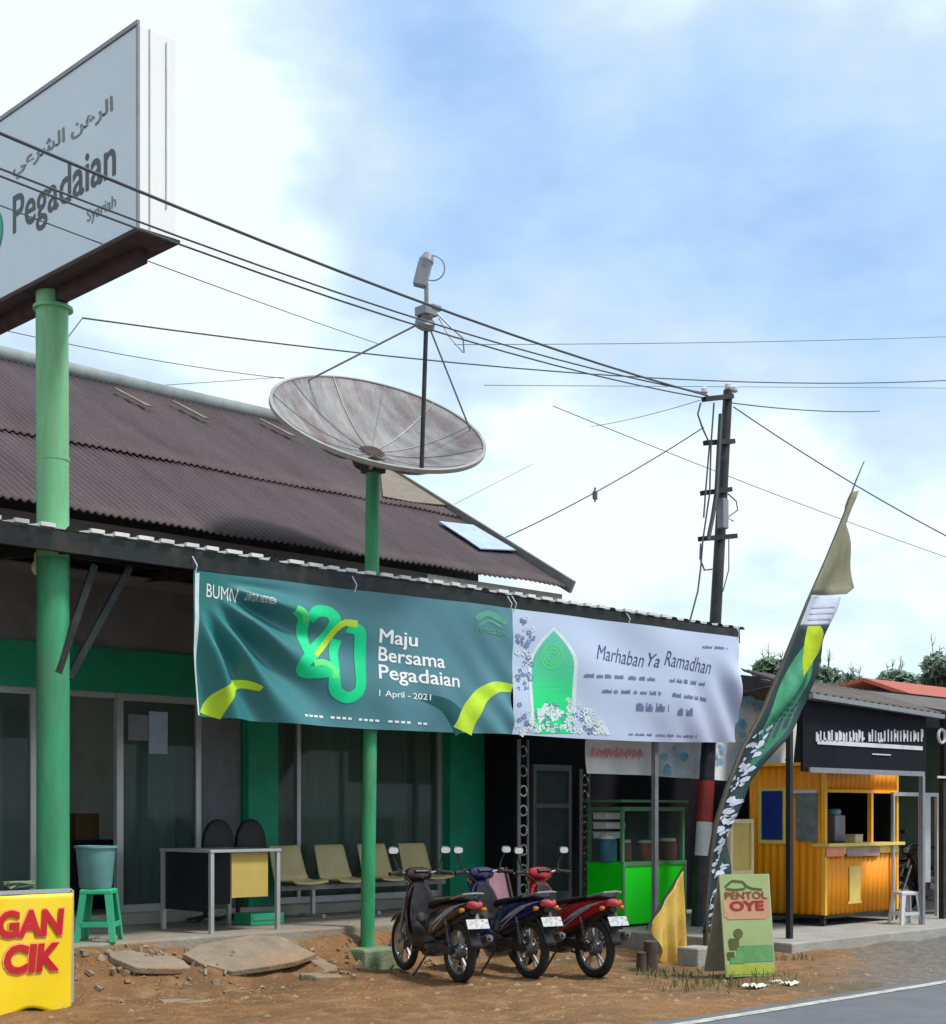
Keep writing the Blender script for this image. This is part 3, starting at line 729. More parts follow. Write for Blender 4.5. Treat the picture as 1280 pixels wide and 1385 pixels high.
bB = thing('banner', 'white Ramadan greeting banner with a green pointed arch at its left', 'banner', (14, YC-.085, 2.45))
matB = ramp2('white_banner_print', (.47, .56, .74), (.50, .57, .78), 0, -1.8, 1.2, rough=.42)
part(bB, 'cloth', banner('', '', ((694, 823), (1000, 862), (999, 1004), (692, 993)), warpB, matB, 380, 120), matB, smooth=True)
ac = MB()
def archpts(grow=0):
    cx = 748; P = []
    for i in range(13):
        a = i/12; P.append((cx-27-grow+(27+grow)*(a**1.75), 900-(900-853+grow)*a))
    R2 = [(2*cx-p[0], p[1]) for p in P[::-1]][1:]
    return [(cx-27-grow, 994)]+P+R2+[(cx+27+grow, 994)]
def printpoly(mb, pts, warp, dy):
    dy = -.003+(dy+.007)*.35
    b = mb.ring([(lambda q: (q.x, warp(q.x, q.z)+dy, q.z))(at(*p, YC-.085)) for p in pts]); return b
def strip_arch(mb, pts, warp, dy):
    n = len(pts); L_ = pts[:n//2+1]; R2 = pts[::-1][:n//2+1]; rings = []
    for a, b in zip(L_, R2): rings.append(printpoly(mb, [(a[0]+(b[0]-a[0])*j/8, a[1]+(b[1]-a[1])*j/8) for j in range(9)], warp, dy))
    for a, b in zip(rings, rings[1:]): mb.bridge(a, b, False)
def dense_arch(g):
    P0 = archpts(g); xa, xb = P0[0][0], P0[-1][0]
    return [(xa, 992-(992-900)*i/12) for i in range(12)]+P0[1:-1]+[(xb, 992-(992-900)*(11-i)/12) for i in range(12)]
strip_arch(ac, dense_arch(5), warpB, -.007); part(bB, 'print', ac, 'palep')
ac = MB(); 
P0 = dense_arch(0)
strip_arch(ac, P0, warpB, -.011)
part(bB, 'print', ac, ramp2('arch_green_print', (.0, .66, .20), (.10, .52, .36), 2, .35, 1.1), label='green pointed arch')
fl = MB(); fl2 = MB(); fr_ = random.Random(3)
def flower(mb, u, v, rr, dy):
    for i in range(5):
        a = i*2*PI/5+fr_.random(); q = [(u+math.cos(a)*rr*.2, v+math.sin(a)*rr*.2), (u+math.cos(a+.5)*rr, v+math.sin(a+.5)*rr), (u+math.cos(a)*rr*1.25, v+math.sin(a)*rr*1.25), (u+math.cos(a-.5)*rr, v+math.sin(a-.5)*rr)]
        mb.face(printpoly(mb, q, warpB, dy))
for i in range(150):
    x_ = fr_.uniform(-1, 1); u = 764+x_*58; top = 994-48*(1-x_*x_)**.8; v = fr_.uniform(top, 990)
    if u > 697: flower(fl if i % 3 else fl2, u, v, fr_.uniform(2, 4.5), -.014-.0005*(i % 3))
for i in range(60):
    u = fr_.uniform(698, 722); v = fr_.uniform(832, 990)
    if 905 < v < 950 and i % 2: continue
    flower(fl if i % 2 else fl2, u, v, fr_.uniform(2, 4), -.014-.0005*(i % 3))
part(bB, 'print', fl, 'palep'); part(bB, 'print', fl2, 'slatep')
tx = MB()
put(tx, 'Marhaban', PB(806, 877, 872, 897, slope=-.04), shear=.4, bold=-.006); put(tx, 'Ya', PB(877, 884, 892, 902, slope=-.01), shear=.4); put(tx, 'Ramadhan', PB(898, 886, 962, 906, slope=-.05), shear=.4, bold=-.006)
part(bB, 'lettering', tx, M('dark_slate_print', (.05, .07, .17), .5))
tx = MB(); wr = random.Random(2)
def wordrow(mb, u0, u1, v0, v1, hh):
    u = u0
    while u < u1:
        w_ = min(wr.uniform(5, 13), u1-u); e_ = u
        while e_ < u+w_:
            g_ = wr.uniform(1.2, 2.2); v_ = v0+(v1-v0)*(e_-u0)/(u1-u0); h_ = hh*wr.uniform(.7, 1.3)
            mb.face(printpoly(mb, [(e_, v_+hh/2), (e_+g_*.8, v_+hh/2), (e_+g_*.8+.5, v_+hh/2-h_), (e_+.5, v_+hh/2-h_)], warpB, -.012)); e_ += g_
        u += w_+wr.uniform(3, 5)
wordrow(tx, 788, 842, 914, 916, 4.5); wordrow(tx, 850, 888, 917, 919, 4.5); wordrow(tx, 905, 953, 920, 925, 4.5)
wordrow(tx, 813, 852, 935, 936, 4.5); wordrow(tx, 857, 892, 936, 938, 4.5); wordrow(tx, 908, 956, 940, 946, 4.5)
wordrow(tx, 861, 903, 957, 958, 9); wordrow(tx, 915, 937, 963, 964, 9); wordrow(tx, 950, 982, 875, 877, 3); wordrow(tx, 850, 940, 993, 996, 2.5)
part(bB, 'lettering', tx, 'slatep')
em = MB(); 
for rr in (16, 11, 6):
    cx, cy = 746, 888; pts = [(cx+rr*.8*math.cos(a*PI/10), cy+rr*math.sin(a*PI/10)) for a in range(21)]
    ribbon(em, pts, 1.6, warpB, -.016, 1)
part(bB, 'print', em, 'g2')

for par_, (u, v) in ((bA, (264, 773)), (bA, (480, 798)), (bA, (690, 823)), (bB, (696, 823)), (bB, (850, 843)), (bB, (998, 861))):
    q = at(u, v, YC-.085); q.z -= .02
    part(par_, 'tie', MB().tube([q, q+Vector((.01, -.02, .07)), q+Vector((.0, .04, .16))], .006, 5), 'palep', smooth=True)
# second row of banners further back
def backbanner(u0, u1, v0, v1a, v1b, Y, mat, label, name='banner'):
    a = at(u0, v1a, Y); b = at(u1, v1b, Y); zt_ = at((u0+u1)/2, v0, Y).z
    t_ = thing('banner', label, 'banner', ((a.x+b.x)/2, Y, min(a.z, b.z)))
    part(t_, 'cloth', MB().sheet(lambda s, t2: (a.x+(b.x-a.x)*s, Y+.02*math.sin(s*14+t2*3)+.015*math.sin(t2*7), (a.z+(b.z-a.z)*s)*(1-t2)+zt_*t2), 60, 24), mat, smooth=True)
    return t_
bc = backbanner(794, 886, 940, 1046, 1049, 11.72, M('pale_pink_banner', (.84, .87, .89), .6, var=.06, dirt=(.85, .60, .66), dscale=1.6, damt=.6), 'pale banner with pink lettering hanging above the green food cart')
t = MB(); pr = random.Random(9)
for i in range(34):
    q = at(798+i*2.1, 1018+pr.uniform(-2, 2)+i*.06, 11.655); h_ = pr.uniform(.05, .13); w_ = .022
    t.face(t.ring([(q.x, 11.655, q.z-h_*.5), (q.x+w_, 11.655, q.z-h_*.5), (q.x+w_+.02, 11.655, q.z+h_*.5), (q.x+.02, 11.655, q.z+h_*.5)]))
part(bc, 'lettering', t, 'pinkp')
bd = backbanner(890, 1076, 936, 1050, 1062, 11.74, M('pale_blue_banner', (.82, .88, .92), .6, var=.08, dirt=(.42, .70, .86), dscale=2.4, damt=.8), 'pale blue spotted banner hanging behind the leaning flag')
t = MB(); rr = random.Random(5)
for i in range(46):
    u, v = rr.uniform(892, 1070), rr.uniform(945, 1046); q = at(u, v, 11.68); s_ = rr.uniform(.03, .11)
    t.face(t.ring([(q.x+s_*(1+.4*rr.random())*math.cos(k*PI/4), 11.66, q.z+s_*.8*math.sin(k*PI/4)) for k in range(8)]))
    t.v[-8:] = [v_+Vector((0, -.001*i, 0)) for v_ in t.v[-8:]]
part(bd, 'print', t, 'bluep')

# ------------------------------------------------------------------ utility pole
ub_ = at(944, 1276, 11.5); ut = at(985, 526, 11.5)
def pol(v):
    s = (1276-v)/(1276-526); return Vector((ub_.x+(ut.x-ub_.x)*s, 11.5, ub_.z+(ut.z-ub_.z)*s))
U = thing('utility_pole', 'leaning black utility pole with a red and a white band', 'utility pole', (ub_.x, 11.5, -.1))
base_p = pol(1290)
part(U, 'shaft', MB().tube([base_p, pol(1160)], .10, 18), 'polek', smooth=True)
part(U, 'white_band', MB().tube([pol(1160), pol(1115)], .1015, 18), 'polewhite', smooth=True)
part(U, 'red_band', MB().tube([pol(1115), pol(1060)], .102, 18), 'polered', smooth=True)
part(U, 'shaft', MB().tube([pol(1060), pol(840), pol(700), pol(528)], [.098, .075, .07, .06], 18), 'polek', smooth=True)
def px(u, v, dY=0): return at(u, v, 11.5+dY)
cr = MB()
for (u0, v0, u1, v1) in ((952, 540, 990, 536), (954, 599, 992, 597), (950, 667, 988, 662), (947, 729, 995, 725)): cr.bar(px(u0, v0, -.05), px(u1, v1, -.05), .07, .06)
part(U, 'crossarm', cr, 'dark_steel')
cab = MB()
cab.tube([px(966, 545, -.1), px(962, 600, -.1), px(960, 668, -.1), px(951, 730, -.1), px(948, 768, -.1), px(944, 800, -.1), px(932, 845, -.1)], .012, 6)
cab.tube([px(975, 560, -.12), px(972, 612, -.12), px(969, 668, -.12), px(964, 700, -.12), px(958, 730, -.12)], .028, 8)
cab.tube([px(948, 545, -.1), px(944, 560, -.1), px(950, 578, -.1), px(960, 600, -.1), px(955, 660, -.1), px(952, 700, -.1)], .012, 6)
cab.tube([px(948, 735, -.1), px(947, 755, -.1), px(953, 771, -.1), px(963, 770, -.1)], .012, 6)
cab.tube([px(985, 668, -.1), px(996, 678, -.1), px(998, 690, -.1), px(984, 700, -.1), px(992, 705, -.1)], .009, 6)
cab.tube([px(986, 728, -.1), px(986, 770, -.1), px(978, 800, -.1)], .008, 6)
part(U, 'cable_drop', cab, 'wire', smooth=True)
part(U, 'splice_box', MB().obox(px(978, 695, -.13), .12, .1, .38), 'graymetal', bevel=.01)
ins = MB()
for u, v in ((953, 533), (985, 527), (994, 531)): ins.lathe([(.02, 0), (.045, .02), (.045, .07), (.02, .09)], px(u, v, -.03), n=10)
part(U, 'insulator', ins, 'polewhite', smooth=True)
bb = Vector((12.27, 9.26, -.04))
solo('concrete_block', MB().box(12.12, 12.42, 9.15, 9.42, -.05, .19), 'concrete2', 'rough grey concrete block at the foot of the banded pole', 'block', bevel=.02)

# ------------------------------------------------------------------ cables
def cable(label, a, b, sag, r=.010, ext=(0, 0), n=26, group='overhead cables'):
    A = at(*a[:2], a[2]); Bp = at(*b[:2], b[2]); d = Bp-A; pts = []; r *= .72
    for i in range(n+1):
        s = -ext[0]+(1+ext[0]+ext[1])*i/n
        p = A+d*s; p.z -= sag*4*s*(1-s); pts.append(p)
    solo('overhead_cable', MB().tube(pts, r, 6), 'wire', label, 'cable', group, smooth=True)
cable('thickest upper black cable running from the left past the sign box to the pole top', (0, 180, 9.3), (957, 535, 11.45), .12, .017, (1.2, 0))
cable('grey cable just under the thick upper one, crossing the sign lettering', (0, 228, 9.3), (951, 531, 11.45), .16, .011, (1.2, 0))
cable('second grey cable of the twin pair beneath the thick upper one', (0, 238, 9.35), (951, 538, 11.45), .17, .011, (1.2, 0))
cable('thin faint cable slanting from the sign box down behind the dish feed', (-20, 270, 9.4), (515, 466, 16.5), .02, .007, (.5, .0))
cable('long dark cable sagging over the roof and running level to the right edge', (112, 430, 17), (1290, 514, 17), .35, .016, (0, .5))
cable('short slanting stay at the left end of the long roof cable', (93, 455, 17), (112, 430, 17), 0, .010)
cable('faint cable sloping over the roof ridge at far left', (30, 452, 18), (385, 512, 18), .05, .008, (.3, 0))
cable('very thin cable just above the left roof ridge', (220, 521, 19), (385, 510, 19), .0, .007, (.5, 0))
cable('level upper cable from the dish feed to the right edge', (615, 466, 20), (1290, 455, 20), .05, .010, (0, .5))
cable('level cable passing through the pole top to the right edge', (655, 521, 20), (1290, 525, 20), .0, .009, (0, .5))
cable('short dark cable leaving the pole head to the right', (990, 545, 12), (1190, 556, 14), .05, .012)
cable('cable descending steeply from the pole top to the right edge', (992, 550, 11.4), (1290, 730, 9.5), .06, .012, (0, 1))
cable('faint cable slanting below the pole head across the white sky', (748, 549, 14), (1290, 757, 14), .05, .008, (0, .5))
cable('cable slanting up from the roof edge to the pole, carrying a clip', (684, 727, 13), (952, 578, 11.45), .06, .011)
cable('faint short cable above the right slope of the roof', (615, 682, 18), (720, 628, 18), 0, .006)
cable('thin cable right of the dish reaching the pole head', (800, 577, 15), (948, 541, 11.5), .03, .006)
q = at(805, 668, 12.3); solo('hanging_clip', MB().tube([q+Vector((0, 0, .08)), q, q-Vector((0, 0, .1))], .012, 6).obox(q-Vector((0, 0, .02)), .06, .03, .1), 'wire', 'small clip dangling from the slanting cable above the roof edge', 'cable clip')

# ------------------------------------------------------------------ leaning flag
YF = 9.4
FL = thing('pole_flag', 'tall bent bamboo pole flag, olive above and dark green with white marks below, leaning right', 'flag', at(962, 1296, YF))
pp_ = [(955, 1298), (955, 1225), (961, 1160), (969, 1111), (985, 1062), (1004, 1013), (1031, 964), (1062, 890), (1092, 815), (1118, 755), (1142, 695), (1158, 650), (1169, 624)]
part(FL, 'bamboo_pole', MB().tube([at(u, v, YF) for u, v in pp_], [.03, .03, .03, .029, .028, .026, .024, .022, .018, .015, .012, .009, .006], 8), 'bamboo', smooth=True)
prof = [(665, 1152, 1156), (700, 1140, 1149), (750, 1119, 1148), (803, 1096, 1147), (806, 1095, 1128), (815, 1092, 1125), (848, 1079, 1121), (880, 1066, 1118), (915, 1052, 1107), (950, 1037, 1093), (964, 1030, 1082), (1013, 1003, 1042), (1062, 984, 1014), (1111, 968, 996), (1160, 960, 985), (1219, 953, 973), (1262, 949, 966)]
def fw(s, v): return .07*math.sin(s*6+v*.03)*s+.035*math.sin(v*.07+s*4)*s
def flagsec(v0, v1, s0=0., s1=1., dy=0., n=16):
    def row(v):
        for (a, l0, r0), (b, l1, r1) in zip(prof, prof[1:]):
            if a <= v <= b:
                t_ = (v-a)/(b-a); return l0+(l1-l0)*t_, r0+(r1-r0)*t_
        return prof[-1][1:]
    def f(s, t_):
        v = v0+(v1-v0)*t_; l, r_ = row(v); ss = s0+(s1-s0)*s; u = l+(r_-l)*ss
        p = at(u, v, YF); p.y += fw(ss, v)+dy-.012; return p
    return MB().sheet(f, 10, n)
part(FL, 'cloth', flagsec(665, 804.9), M('olive_grey_cloth', (.21, .20, .135), .8, var=.12), smooth=True, solid=.004)
part(FL, 'cloth', flagsec(804.9, 846), M('white_blue_cloth', (.50, .54, .66), .8, var=.1), smooth=True, solid=.004)
part(FL, 'cloth', flagsec(846, 1262, n=60), M('dark_teal_green_cloth', (.006, .030, .034), .75, var=.3, scale=3), smooth=True, solid=.004)
def leafshape(v0, v1, fa, fb, dy, m_, n=26):
    def row(v):
        for (a, l0, r0), (b, l1, r1) in zip(prof, prof[1:]):
            if a <= v <= b:
                t_ = (v-a)/(b-a); return l0+(l1-l0)*t_, r0+(r1-r0)*t_
    def f(s, t_):
        v = v0+(v1-v0)*t_; l, r_ = row(v); a, b = fa(t_), fb(t_); ss = a+(b-a)*s; p = at(l+(r_-l)*ss, v, YF); p.y += fw(ss, v)+dy-.012; return p
    part(FL, 'print', MB().sheet(f, 8, n), m_, smooth=True)
leafshape(847, 915, lambda t: .30+.25*t*t, lambda t: .30+.58*math.sin(min(1, .25+t*1.1)*PI*.62)-.28*t*t, -.006, M('lime_cloth', (.42, .56, .01), .8, var=.2))
leafshape(868, 1000, lambda t: .42-.30*math.sin(t*PI)**.7, lambda t: .44+.42*math.sin(t*PI)**.8, -.004, M('mid_green_cloth', (.05, .27, .15), .8, var=.35, scale=5))
leafshape(905, 1040, lambda t: .60-.10*t, lambda t: .60+.32*math.sin(t*PI), -.0045, M('green_cloth', (.015, .13, .08), .8, var=.3))
t = MB(); rr = random.Random(11)
def flagpt(ss, v, dy):
    for (a, l0, r0), (b, l1, r1) in zip(prof, prof[1:]):
        if a <= v <= b: t_ = (v-a)/(b-a); l, r_ = l0+(l1-l0)*t_, r0+(r1-r0)*t_; break
    else: l, r_ = prof[-1][1:]
    p = at(l+(r_-l)*ss, v, YF); p.y += fw(ss, v)+dy-.012; return p
for i in range(95):          # torn-looking leafy marks
    v = rr.uniform(985, 1252); s0 = rr.uniform(.12, .60) if v < 1080 else rr.uniform(.15, .85); rs_ = rr.uniform(.05, .15)*(1 if v < 1080 else 1.5); rv = rr.uniform(2, 5.5); a0 = rr.uniform(0, 6)
    t.face(t.ring([flagpt(max(.03, min(.97, s0+rs_*math.cos(a)*q)), max(970, min(1260, v+rv*math.sin(a)*q-rs_*12*math.cos(a))), -.007-.0001*i) for a, q in [(a0+k*PI/3.5, rr.uniform(.45, 1.25)) for k in range(7)]]))
for v in (820, 828, 836):
    sub_ = flagsec(v, v+2.5, .25, .85, -.010, 1); b0 = len(t.v); t.v += sub_.v; t.f += [tuple(b0+k for k in f_) for f_ in sub_.f]; t.m += sub_.m
part(FL, 'print', t, M('grey_white_marks', (.42, .45, .55), .8, var=.2), label='broken white marks down the dark cloth')

# ------------------------------------------------------------------ motorcycles
GB = 'motorcycles parked nose-in below the canopy'
def wheel(t, y, name='wheel', w_=.045):
    c = (0, y, .285)
    rim = MB(); rim.torus(c, (1, 0, 0), .215, .016, 36, 8, 1.4)
    for k in range(5):
        a = k*2*PI/5+.3
        for da in (-.16, .16):
            rim.bar((0, y+.035*math.cos(a), .285+.035*math.sin(a)), (0, y+.21*math.cos(a+da), .285+.21*math.sin(a+da)), .022, .016)
    rim.lathe([(.045, -.06), (.045, .06)], c, (1, 0, 0), 16); rim.lathe([(.085, .028), (.085, .034)], c, (1, 0, 0), 20)
    r_ = part(t, name, rim, 'alloy', local=True, smooth=True)
    ty = MB().torus(c, (1, 0, 0), .255, w_*.72, 40, 12, 1.0)
    part(r_, 'tyre', ty, 'rubber', local=True, smooth=True)
    hb = MB().lathe([(.06, -.045), (.075, -.03), (.075, .02)], c, (1, 0, 0), 18); part(r_, 'hub', hb, 'engine', local=True, smooth=True)
    return r_
def motorcycle(label, paint, loc, rotz, dark=False, group=GB):
    t = thing('motorcycle', label, 'motorcycle', loc, rotz, group); t.scale = (.95, .95, .95)
    P = lambda n, mb, m, **k: part(t, n, mb, m, local=True, **k)
    wheel(t, 0, w_=.062); wheel(t, 1.25, w_=.05)
    # tail and side panels
    tail = [(-.37, .018, .765, .785), (-.30, .055, .715, .795), (-.16, .085, .655, .79), (0, .105, .585, .78), (.2, .122, .48, .755), (.40, .125, .40, .70), (.54, .095, .36, .62), (.66, .06, .38, .56)]
    P('side_fairing', MB().ysec(tail, 20, 3.2), paint, smooth=True)
    def onside(y, q, sx):
        for A, B_ in zip(tail, tail[1:]):
            if A[0] <= y <= B_[0]:
                t_ = (y-A[0])/(B_[0]-A[0]); w_, zl, zh = [A[i]+(B_[i]-A[i])*t_ for i in (1, 2, 3)]; break
        return (sx*(w_*(1-abs(q)**3.2)**(1/3.2)+.003), y, (zl+zh)/2+q*(zh-zl)/2)
    stp = MB()
    for sx in (-1, 1):
        stp.sheet(lambda s, t_, sx=sx: onside(-.26+.66*s, .45-.75*s+.32*(t_-.5)*math.sin(PI*min(1, s*1.05))**.6, sx), 16, 2)
        stp.sheet(lambda s, t_, sx=sx: onside(-.05+.40*s, .02-.62*s+.12*(t_-.5), sx), 12, 1)
    P('side_decal', stp, 'decal', smooth=True)
    P('under_cover', MB().ysec([(-.30, .04, .66, .72), (0, .075, .52, .62), (.3, .09, .38, .52), (.6, .07, .34, .44)], 14, 3), 'blackp', smooth=True)
    P('seat', MB().ysec([(-.29, .04, .79, .815), (-.20, .10, .785, .832), (.0, .118, .77, .818), (.16, .122, .75, .79), (.24, .122, .725, .785), (.36, .115, .71, .772), (.52, .085, .69, .75), (.62, .04, .66, .71)], 18, 3), 'seatm', smooth=True)
    g_ = MB().tube([(-.10, .02, .79), (-.118, -.15, .82), (-.10, -.28, .85), (0, -.345, .86), (.10, -.28, .85), (.118, -.15, .82), (.10, .02, .79)], .012, 8); P('grab_rail', g_, 'alloy', smooth=True)
    P('tail_light', MB().ysec([(-.385, .03, .735, .765), (-.36, .06, .715, .785), (-.28, .072, .71, .79)], 14, 3), 'tail', smooth=True)
    for sx in (-1, 1): P('turn_signal', MB().lathe([(.005, -.03), (.022, -.015), (.024, .02), (.01, .03)], (sx*.115, -.27, .70), (sx, -.35, 0), 10), 'amber', smooth=True)
    fe = MB().sheet(lambda s, t_: ((s-.5)*.12, -.34*math.sin(.25+1.15*t_)-.02, .285+.345*math.cos(.25+1.15*t_)), 4, 10)
    fe.bar((0, -.24, .68), (0, -.37, .50), .11, .012)
    fen = P('rear_fender', fe, 'blackp', smooth=True, solid=.008)
    rp_ = Matrix.Rotation(-.5, 3, 'X'); pc = Vector((0, -.372, .575))
    plo = part(fen, 'licence_plate', MB().obox(pc, .23, .006, .10, rp_), 'plate', local=True, bevel=.003)
    # leg shield and front
    def zsh(rows, n=20, p=2.6):
        mb = MB(); rings = []
        for z, w_, d_, yc_ in rows:
            r_ = []
            for k in range(n):
                a = 2*PI*k/n; ca, sa = math.cos(a), math.sin(a)
                x = w_*math.copysign(abs(ca)**(2/p), ca); r_.append((x, yc_+d_*math.copysign(abs(sa)**(2/p), sa)-.55*x*x/max(w_, .05), z))
            rings.append(r_)
        return mb.loft(rings)
    P('leg_shield', zsh([(.30, .06, .02, .83), (.36, .14, .03, .86), (.46, .185, .035, .89), (.58, .19, .04, .925), (.70, .175, .05, .955), (.80, .145, .06, .975), (.88, .10, .07, .985), (.93, .06, .05, .985)]), paint, smooth=True)
    P('inner_shield', zsh([(.33, .05, .02, .79), (.46, .15, .02, .84), (.58, .16, .025, .87), (.70, .145, .03, .89), (.80, .11, .04, .905), (.87, .07, .04, .92)]), 'blackp', smooth=True)
    P('belly_fairing', MB().ysec([(.46, .05, .26, .40), (.58, .125, .24, .46), (.74, .15, .25, .52), (.88, .16, .30, .56), (.94, .12, .34, .52)], 16, 3), paint if not dark else 'blackp', smooth=True)
    P('centre_frame', MB().ysec([(.50, .06, .42, .62), (.62, .07, .42, .57), (.74, .075, .42, .56), (.86, .07, .44, .62)], 12), 'blackp', smooth=True)
    P('front_fork', MB().tube([(-.075, 1.25, .285), (-.075, 1.06, .74)], .02, 8).tube([(.075, 1.25, .285), (.075, 1.06, .74)], .02, 8).tube([(0, 1.07, .70), (0, .97, .98)], .025, 8), 'alloy', smooth=True)
    P('brake_disc', MB().lathe([(.11, 0), (.11, .004), (.05, .006)], (-.062, 1.25, .285), (-1, 0, 0), 24).obox((-.075, 1.18, .36), .03, .06, .07), 'alloy')
    P('front_fender', MB().sheet(lambda s, t_: ((s-.5)*.12, 1.25+.315*math.sin(-1.1+1.9*t_), .285+.315*math.cos(-1.1+1.9*t_)-.012*abs(s-.5)*4), 4, 14), paint, smooth=True, solid=.008)
    P('handlebar', MB().tube([(-.34, .86, 1.005), (-.20, .91, 1.02), (-.08, .97, .985), (.08, .97, .985), (.20, .91, 1.02), (.34, .86, 1.005)], .013, 8), 'alloy', smooth=True)
    P('cable', MB().tube([(-.22, .93, 1.03), (-.17, 1.04, 1.05), (-.08, 1.08, .98), (-.04, 1.08, .82)], .006, 5).tube([(.22, .93, 1.03), (.17, 1.05, 1.04), (.08, 1.09, .96), (.05, 1.08, .80)], .006, 5).tube([(-.2, .9, 1.0), (-.12, .86, .93), (-.05, .88, .85)], .006, 5), 'rubber', smooth=True)
    for sx in (-1, 1):
        P('grip', MB().tube([(sx*.235, .90, 1.016), (sx*.35, .857, 1.004)], .02, 8), 'rubber', smooth=True)
        P('switch_box', MB().obox((sx*.215, .908, 1.018), .05, .045, .05), 'blackp', bevel=.008)
        P('brake_lever', MB().tube([(sx*.20, .95, 1.02), (sx*.33, .93, 1.0)], .008, 6), 'alloy', smooth=True)
        mo = P('mirror', MB().ysec([(.893, .052, 1.205, 1.265), (.90, .062, 1.195, 1.275), (.925, .045, 1.21, 1.262), (.935, .02, 1.225, 1.25)], 16, 3), 'blackp', smooth=True)
        for v_ in mo.data.vertices: v_.co.x += sx*.29
        part(mo, 'mirror_glass', MB().ysec([(.889, .052, 1.205, 1.265), (.8925, .052, 1.205, 1.265)], 16, 3), 'lens', local=True)
        for v_ in mo.children[0].data.vertices: v_.co.x += sx*.29
        part(mo, 'mirror_stem', MB().tube([(sx*.22, .91, 1.02), (sx*.245, .935, 1.10), (sx*.27, .93, 1.16), (sx*.29, .915, 1.21)], .009, 6), 'blackp', local=True, smooth=True)
    P('headlight_cowl', MB().ysec([(.84, .04, .955, 1.0), (.885, .13, .93, 1.055), (.94, .15, .915, 1.065), (1.02, .12, .895, 1.045), (1.09, .06, .89, .98)], 18, 3), paint, smooth=True)
    P('instrument_panel', MB().obox((0, .868, 1.02), .15, .05, .055, Matrix.Rotation(.6, 3, 'X')), 'blackp', bevel=.01)
    P('headlight', MB().ysec([(1.05, .085, .905, 1.01), (1.095, .05, .92, .99)]), 'lens', smooth=True)
    # engine, exhaust, swingarm
    en = MB().ysec([(.40, .07, .24, .42), (.50, .11, .20, .44), (.64, .11, .20, .42), (.74, .07, .24, .40)], p=4)
    en.lathe([(.06, 0), (.062, .06), (.06, .12), (.062, .18)], (0, .72, .34), (0, 1, .15), 14); P('engine', en, 'engine', smooth=True)
    P('swingarm', MB().bar((-.085, 0, .285), (-.085, .48, .34), .022, .045).bar((.085, 0, .285), (.085, .48, .34), .022, .045), 'blackp', bevel=.004)
    P('chain_cover', MB().bar((-.105, -.02, .30), (-.105, .46, .34), .02, .085), 'blackp', bevel=.006)
    for sx in (-1, 1):
        sh = MB()
        for i in range(7): sh.torus((sx*.105, .02+.008*i, .38+.028*i), (0, .28, 1), .026, .006, 10, 5)
        sh.tube([(sx*.105, .0, .30), (sx*.105, .10, .60)], .012, 6); P('shock_absorber', sh, 'engine', smooth=True)
    P('exhaust', MB().tube([(.10, .66, .24), (.12, .45, .20), (.135, .25, .25), (.145, .10, .31), (.15, -.28, .42), (.15, -.33, .435)], [.016, .016, .022, .05, .05, .035], 14).tube([(.15, -.32, .43), (.15, -.36, .445)], .018, 8), 'engine', smooth=True)
    P('heat_shield', MB().bar((.198, .05, .34), (.198, -.28, .43), .008, .06), 'chrome', bevel=.003)
    P('footpeg', MB().tube([(-.26, .52, .27), (.26, .52, .27)], .012, 8).tube([(-.26, .30, .36), (-.10, .34, .36)], .011, 8), 'rubber', smooth=True)
    P('kickstand', MB().tube([(-.10, .46, .27), (-.26, .50, .02)], .011, 6), 'dark_steel', smooth=True)
    return t
def gz(x, y): return ground_h(x, y)
m_a = motorcycle('dark maroon motorcycle nearest the green dish pole', 'p_maroon', (9.36, 9.74, gz(9.36, 9.74)), -math.radians(17), True)
m_b = motorcycle('navy blue motorcycle between the maroon and the red one', 'p_navy', (10.06, 9.52, gz(10.06, 9.52)), -math.radians(13))
m_c = motorcycle('bright red motorcycle in front of the vivid green cart', 'p_red', (10.62, 9.22, gz(10.62, 9.22)), math.radians(-11))
m_d = motorcycle('dark motorcycle standing in shade behind the white stool', 'p_dark', (19.8, 11.25, .12), math.radians(15), group='motorcycles beyond the orange booth')
copy_tree(m_d, (19.95, 10.35, .12), math.radians(70), 'dark motorcycle cut by the right edge of the picture', 'motorcycles beyond the orange booth')

# pinkish board leaning behind the bikes
p = at(642, 1178, 11.6); q = at(672, 1262, 11.6)
bt = thing('leaning_board', 'dull pink board standing upright between the maroon and blue motorcycles', 'board', (p.x, 11.2, gz(p.x, 11.2)))
part(bt, 'panel', MB().quadbox([(p.x-.02, 11.25, .12), (q.x+.02, 11.25, .12), (q.x+.02, 11.28, .12), (p.x-.02, 11.28, .12), (p.x+.08, 11.52, p.z), (q.x+.04, 11.52, p.z+.03), (q.x+.04, 11.55, p.z+.03), (p.x+.08, 11.55, p.z)]), M('dull_pink_paint', (.25, .13, .16), .6, var=.15))
part(bt, 'frame', MB().bar((p.x-.02, 11.235, .12), (p.x+.08, 11.505, p.z), .03, .03).bar((q.x+.02, 11.235, .12), (q.x+.04, 11.505, p.z+.03), .03, .03), 'dark_wood')

